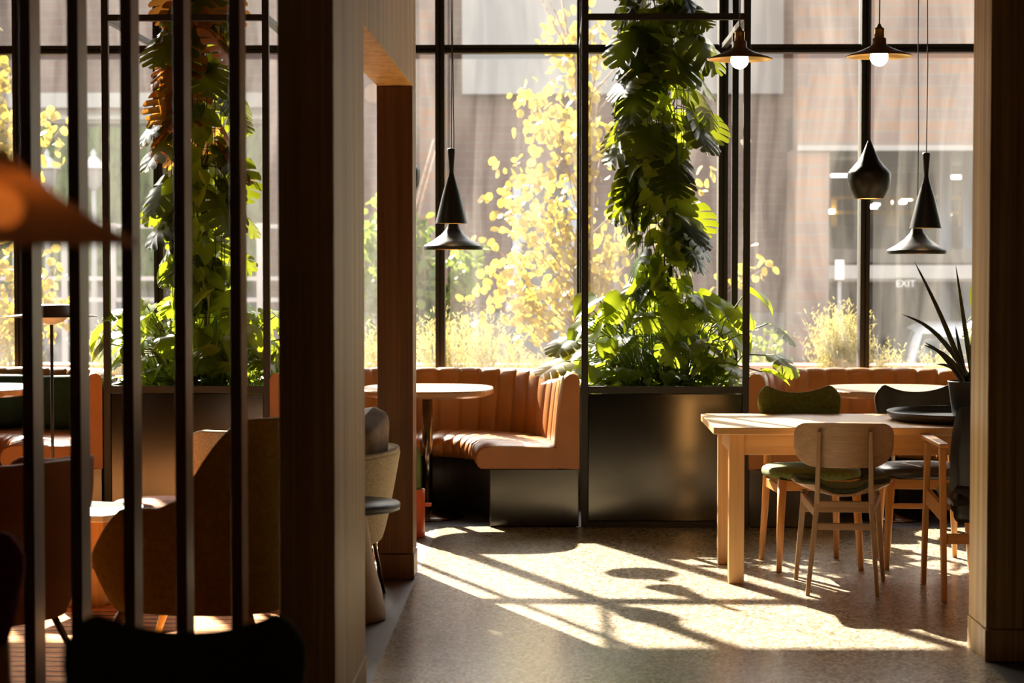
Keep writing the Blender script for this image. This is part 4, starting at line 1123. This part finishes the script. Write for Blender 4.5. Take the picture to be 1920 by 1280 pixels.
lantern(174,27,'pale street lantern beyond the window, right of two')

# parking garage
BD = 28.0
root = thing('parking_garage', 'pink brick parking garage with an open bay across the street', 'building', (0,BD,-.75))
gx0, gx1, gx2 = wx(1492,BD), wx(1552,BD), wx(2500,BD)
PB('wall', 'brick_pink', (gx0,gx2,BD,BD+.5,wz(278,BD),7.8))
PB('corner_pier', 'brick_pink', (gx0,gx1,BD,BD+1.2,-.75,wz(278,BD)-.002))
PB('lintel', 'stone', (gx0,gx2,BD-.06,BD-.005,wz(284,BD),wz(274,BD)))
PB('interior', 'garage_dark', (gx1-.3,gx2,BD+16,BD+16.2,-.75,wz(278,BD)+.5), (gx1-.35,gx1-.15,BD+1.2,BD+16,-.75,3.6), (gx1-.3,gx2,BD+.5,BD+16,wz(278,BD)+.35,wz(278,BD)+.5))
PB('parapet', 'concrete', (gx1,gx2,BD+5,BD+5.25,wz(478,BD+5),wz(424,BD+5)), (gx1,gx2,BD+1.5,BD+5.0,wz(480,BD+3)-.1,wz(480,BD+3)+.1))
PB('beam', 'stone', (gx1,gx2,BD+.2,BD+.6,wz(522,BD),wz(497,BD)))
PB('sub_beam', 'concrete', (gx1,gx2,BD+.2,BD+.7,wz(528,BD),wz(522,BD)), (gx1,gx2,BD+6,BD+6.3,wz(540,BD+6),wz(490,BD+6)))
k = MB()
for py in (371,399): k.box(gx1,gx2,8,8.06,wz(py+3,BD+8)+.75,wz(py-3,BD+8)+.75)
k.build('rail', M['yellow_rail'], root)
for px in (1562,1664,1678,1800,1880):
    x = wx(px,BD+8); MB().box(x-.05,x+.05,8.07,8.14,wz(424,BD+8)+.75,wz(368,BD+8)+.75).build('rail_post', M['yellow_rail'], root)
for px in (1768,1812):
    x = wx(px,BD+4); MB().box(x-.09,x+.09,4.0,4.2,0,wz(285,BD+4)+.75).build('column', M['blue_reflection'], root)  # added bars standing in for bluish reflections in the window glass
lamps = [(1562,318,18,46,4),(1580,330,24,38,4),(1800,333,22,40,5),(1556,397,5,36,6),(1628,388,13,46,5),(1678,380,16,50,4),(1696,374,9,50,4),(1762,369,8,46,4),(1770,402,8,40,4),(1812,396,10,40,4),(1640,384,5,56,3)]
for i, (px, py, hw, d, hh) in enumerate(lamps):
    if d > 43.8: d = 43.6
    o = MB().box(-hw*d/F, hw*d/F, -.08, .08, -hh*d/F*.6, hh*d/F*.6).build('ceiling_light', M['tube_light'])
    o.location = (wx(px,d), d, wz(py,d))
    tag(o, 'small glowing fluorescent light inside the parking garage', 'light', 'fluorescent lights in the parking garage')
# exit lettering under the beam
def text(body, name, mat, x, y, z, size, parent=None, depth=.01):
    cu = bpy.data.curves.new(name, 'FONT'); cu.body = body; cu.size = size; cu.extrude = depth; cu.align_x = 'CENTER'
    o = bpy.data.objects.new(name, cu); col.objects.link(o); o.location = (x,y,z); o.rotation_euler = (PI/2,0,0); cu.materials.append(M[mat])
    dg = bpy.context.evaluated_depsgraph_get(); me = bpy.data.meshes.new_from_object(o.evaluated_get(dg)); me.name = name
    bpy.data.objects.remove(o); bpy.data.curves.remove(cu)
    o = bpy.data.objects.new(name, me); col.objects.link(o); o.location = (x,y,z); o.rotation_euler = (PI/2,0,0)
    if parent: o.parent = parent
    return o
root = thing('exit_sign', 'small blurred EXIT sign hanging under the garage beam', 'sign', (wx(1695,28.1),28.1,wz(531,28.1)))
MB().box(-.14,.14,0,.03,-.075,.075).build('sign_board', M['garage_dark'], root)
text('EXIT', 'lettering', 'sign_white', 0, -.012, -.045, .13, root)
root = thing('meter_post', 'white box on a grey pole outside, left of the right mullion', 'post', (wx(1572,24),24,-.75))
MB().box(-.05,.05,-.05,.05,wz(525,24)+.75,wz(487,24)+.75).build('sign_box', M['sign_white'], root, bevel=.01)
MB().tube([(0,0,0),(0,0,wz(525,24)+.75)], .022, 10).build('pole', M['lamp_grey'], root)

# white car, tail toward us
cd = 24.5
root = thing('car', 'white car parked outside by the garage, partly behind the spiky plant', 'car', (wx(1682,cd)+.92,cd,-.75), R(-4))
def loft(secs, n_):
    k = MB(); vs = [p for s_ in secs for p in s_]
    fs = [(i*n_+q, i*n_+(q+1)%n_, (i+1)*n_+(q+1)%n_, (i+1)*n_+q) for i in range(len(secs)-1) for q in range(n_)]
    fs += [tuple(range(n_-1,-1,-1)), tuple(range((len(secs)-1)*n_, len(secs)*n_))]
    return k.add(vs, fs, True)
def rsec(y, w_, z0_, z1_, e=4, n_=24, top=1.0):
    out = []
    for i in range(n_):
        th = 2*PI*i/n_; c, s_ = math.cos(th), math.sin(th); zz = (z0_+z1_)/2 + (z1_-z0_)/2*math.copysign(abs(s_)**(2/e), s_)
        f = 1 + (top-1)*max(0,(zz-z0_)/(z1_-z0_)); out.append((w_*math.copysign(abs(c)**(2/e), c)*f, y, zz))
    return out
loft([rsec(-.02,.80,.40,.92), rsec(.06,.88,.28,.98), rsec(.5,.92,.22,1.0), rsec(2.2,.92,.22,1.0), rsec(3.6,.90,.22,.92), rsec(4.3,.84,.28,.80), rsec(4.45,.74,.36,.70)], 24).build('body', M['car_white'], root)
loft([rsec(.12,.80,.90,1.05,4,24,.95), rsec(.42,.80,.90,1.44,4,24,.78), rsec(.8,.82,.90,1.50,4,24,.76), rsec(2.0,.82,.90,1.50,4,24,.76), rsec(3.0,.80,.90,1.05,4,24,.9)], 24).build('cabin', M['car_white'], root)
def rw(a, b_):
    u = 2*a-1; z = 1.04+.34*b_; y = .10+.30*b_; return (u*(.70-.12*b_), y-.0, z)
MB().grid(rw, 6, 4).build('rear_window', M['car_glass'], root, solid=.03)
for sx in (-1,1):
    MB().add([(sx*.80,.55,1.02),(sx*.80,2.5,1.02),(sx*.67,1.95,1.42),(sx*.66,.75,1.42)], [(0,1,2,3)]).build('side_window', M['car_glass'], root, solid=.03)
    MB().box(sx*.74-.08,sx*.74+.08,-.03,.05,.78,.93).build('tail_lamp', M['tail'], root, bevel=.02)
    for y in (.75,3.5):
        k = MB().tube([(sx*.72,y,.32),(sx*.92,y,.32)], .32, 24); k.build('wheel', M['rubber'], root, bevel=.03)
MB().box(-.25,.25,-.05,-.02,.62,.74).build('number_plate', M['sign_white'], root)
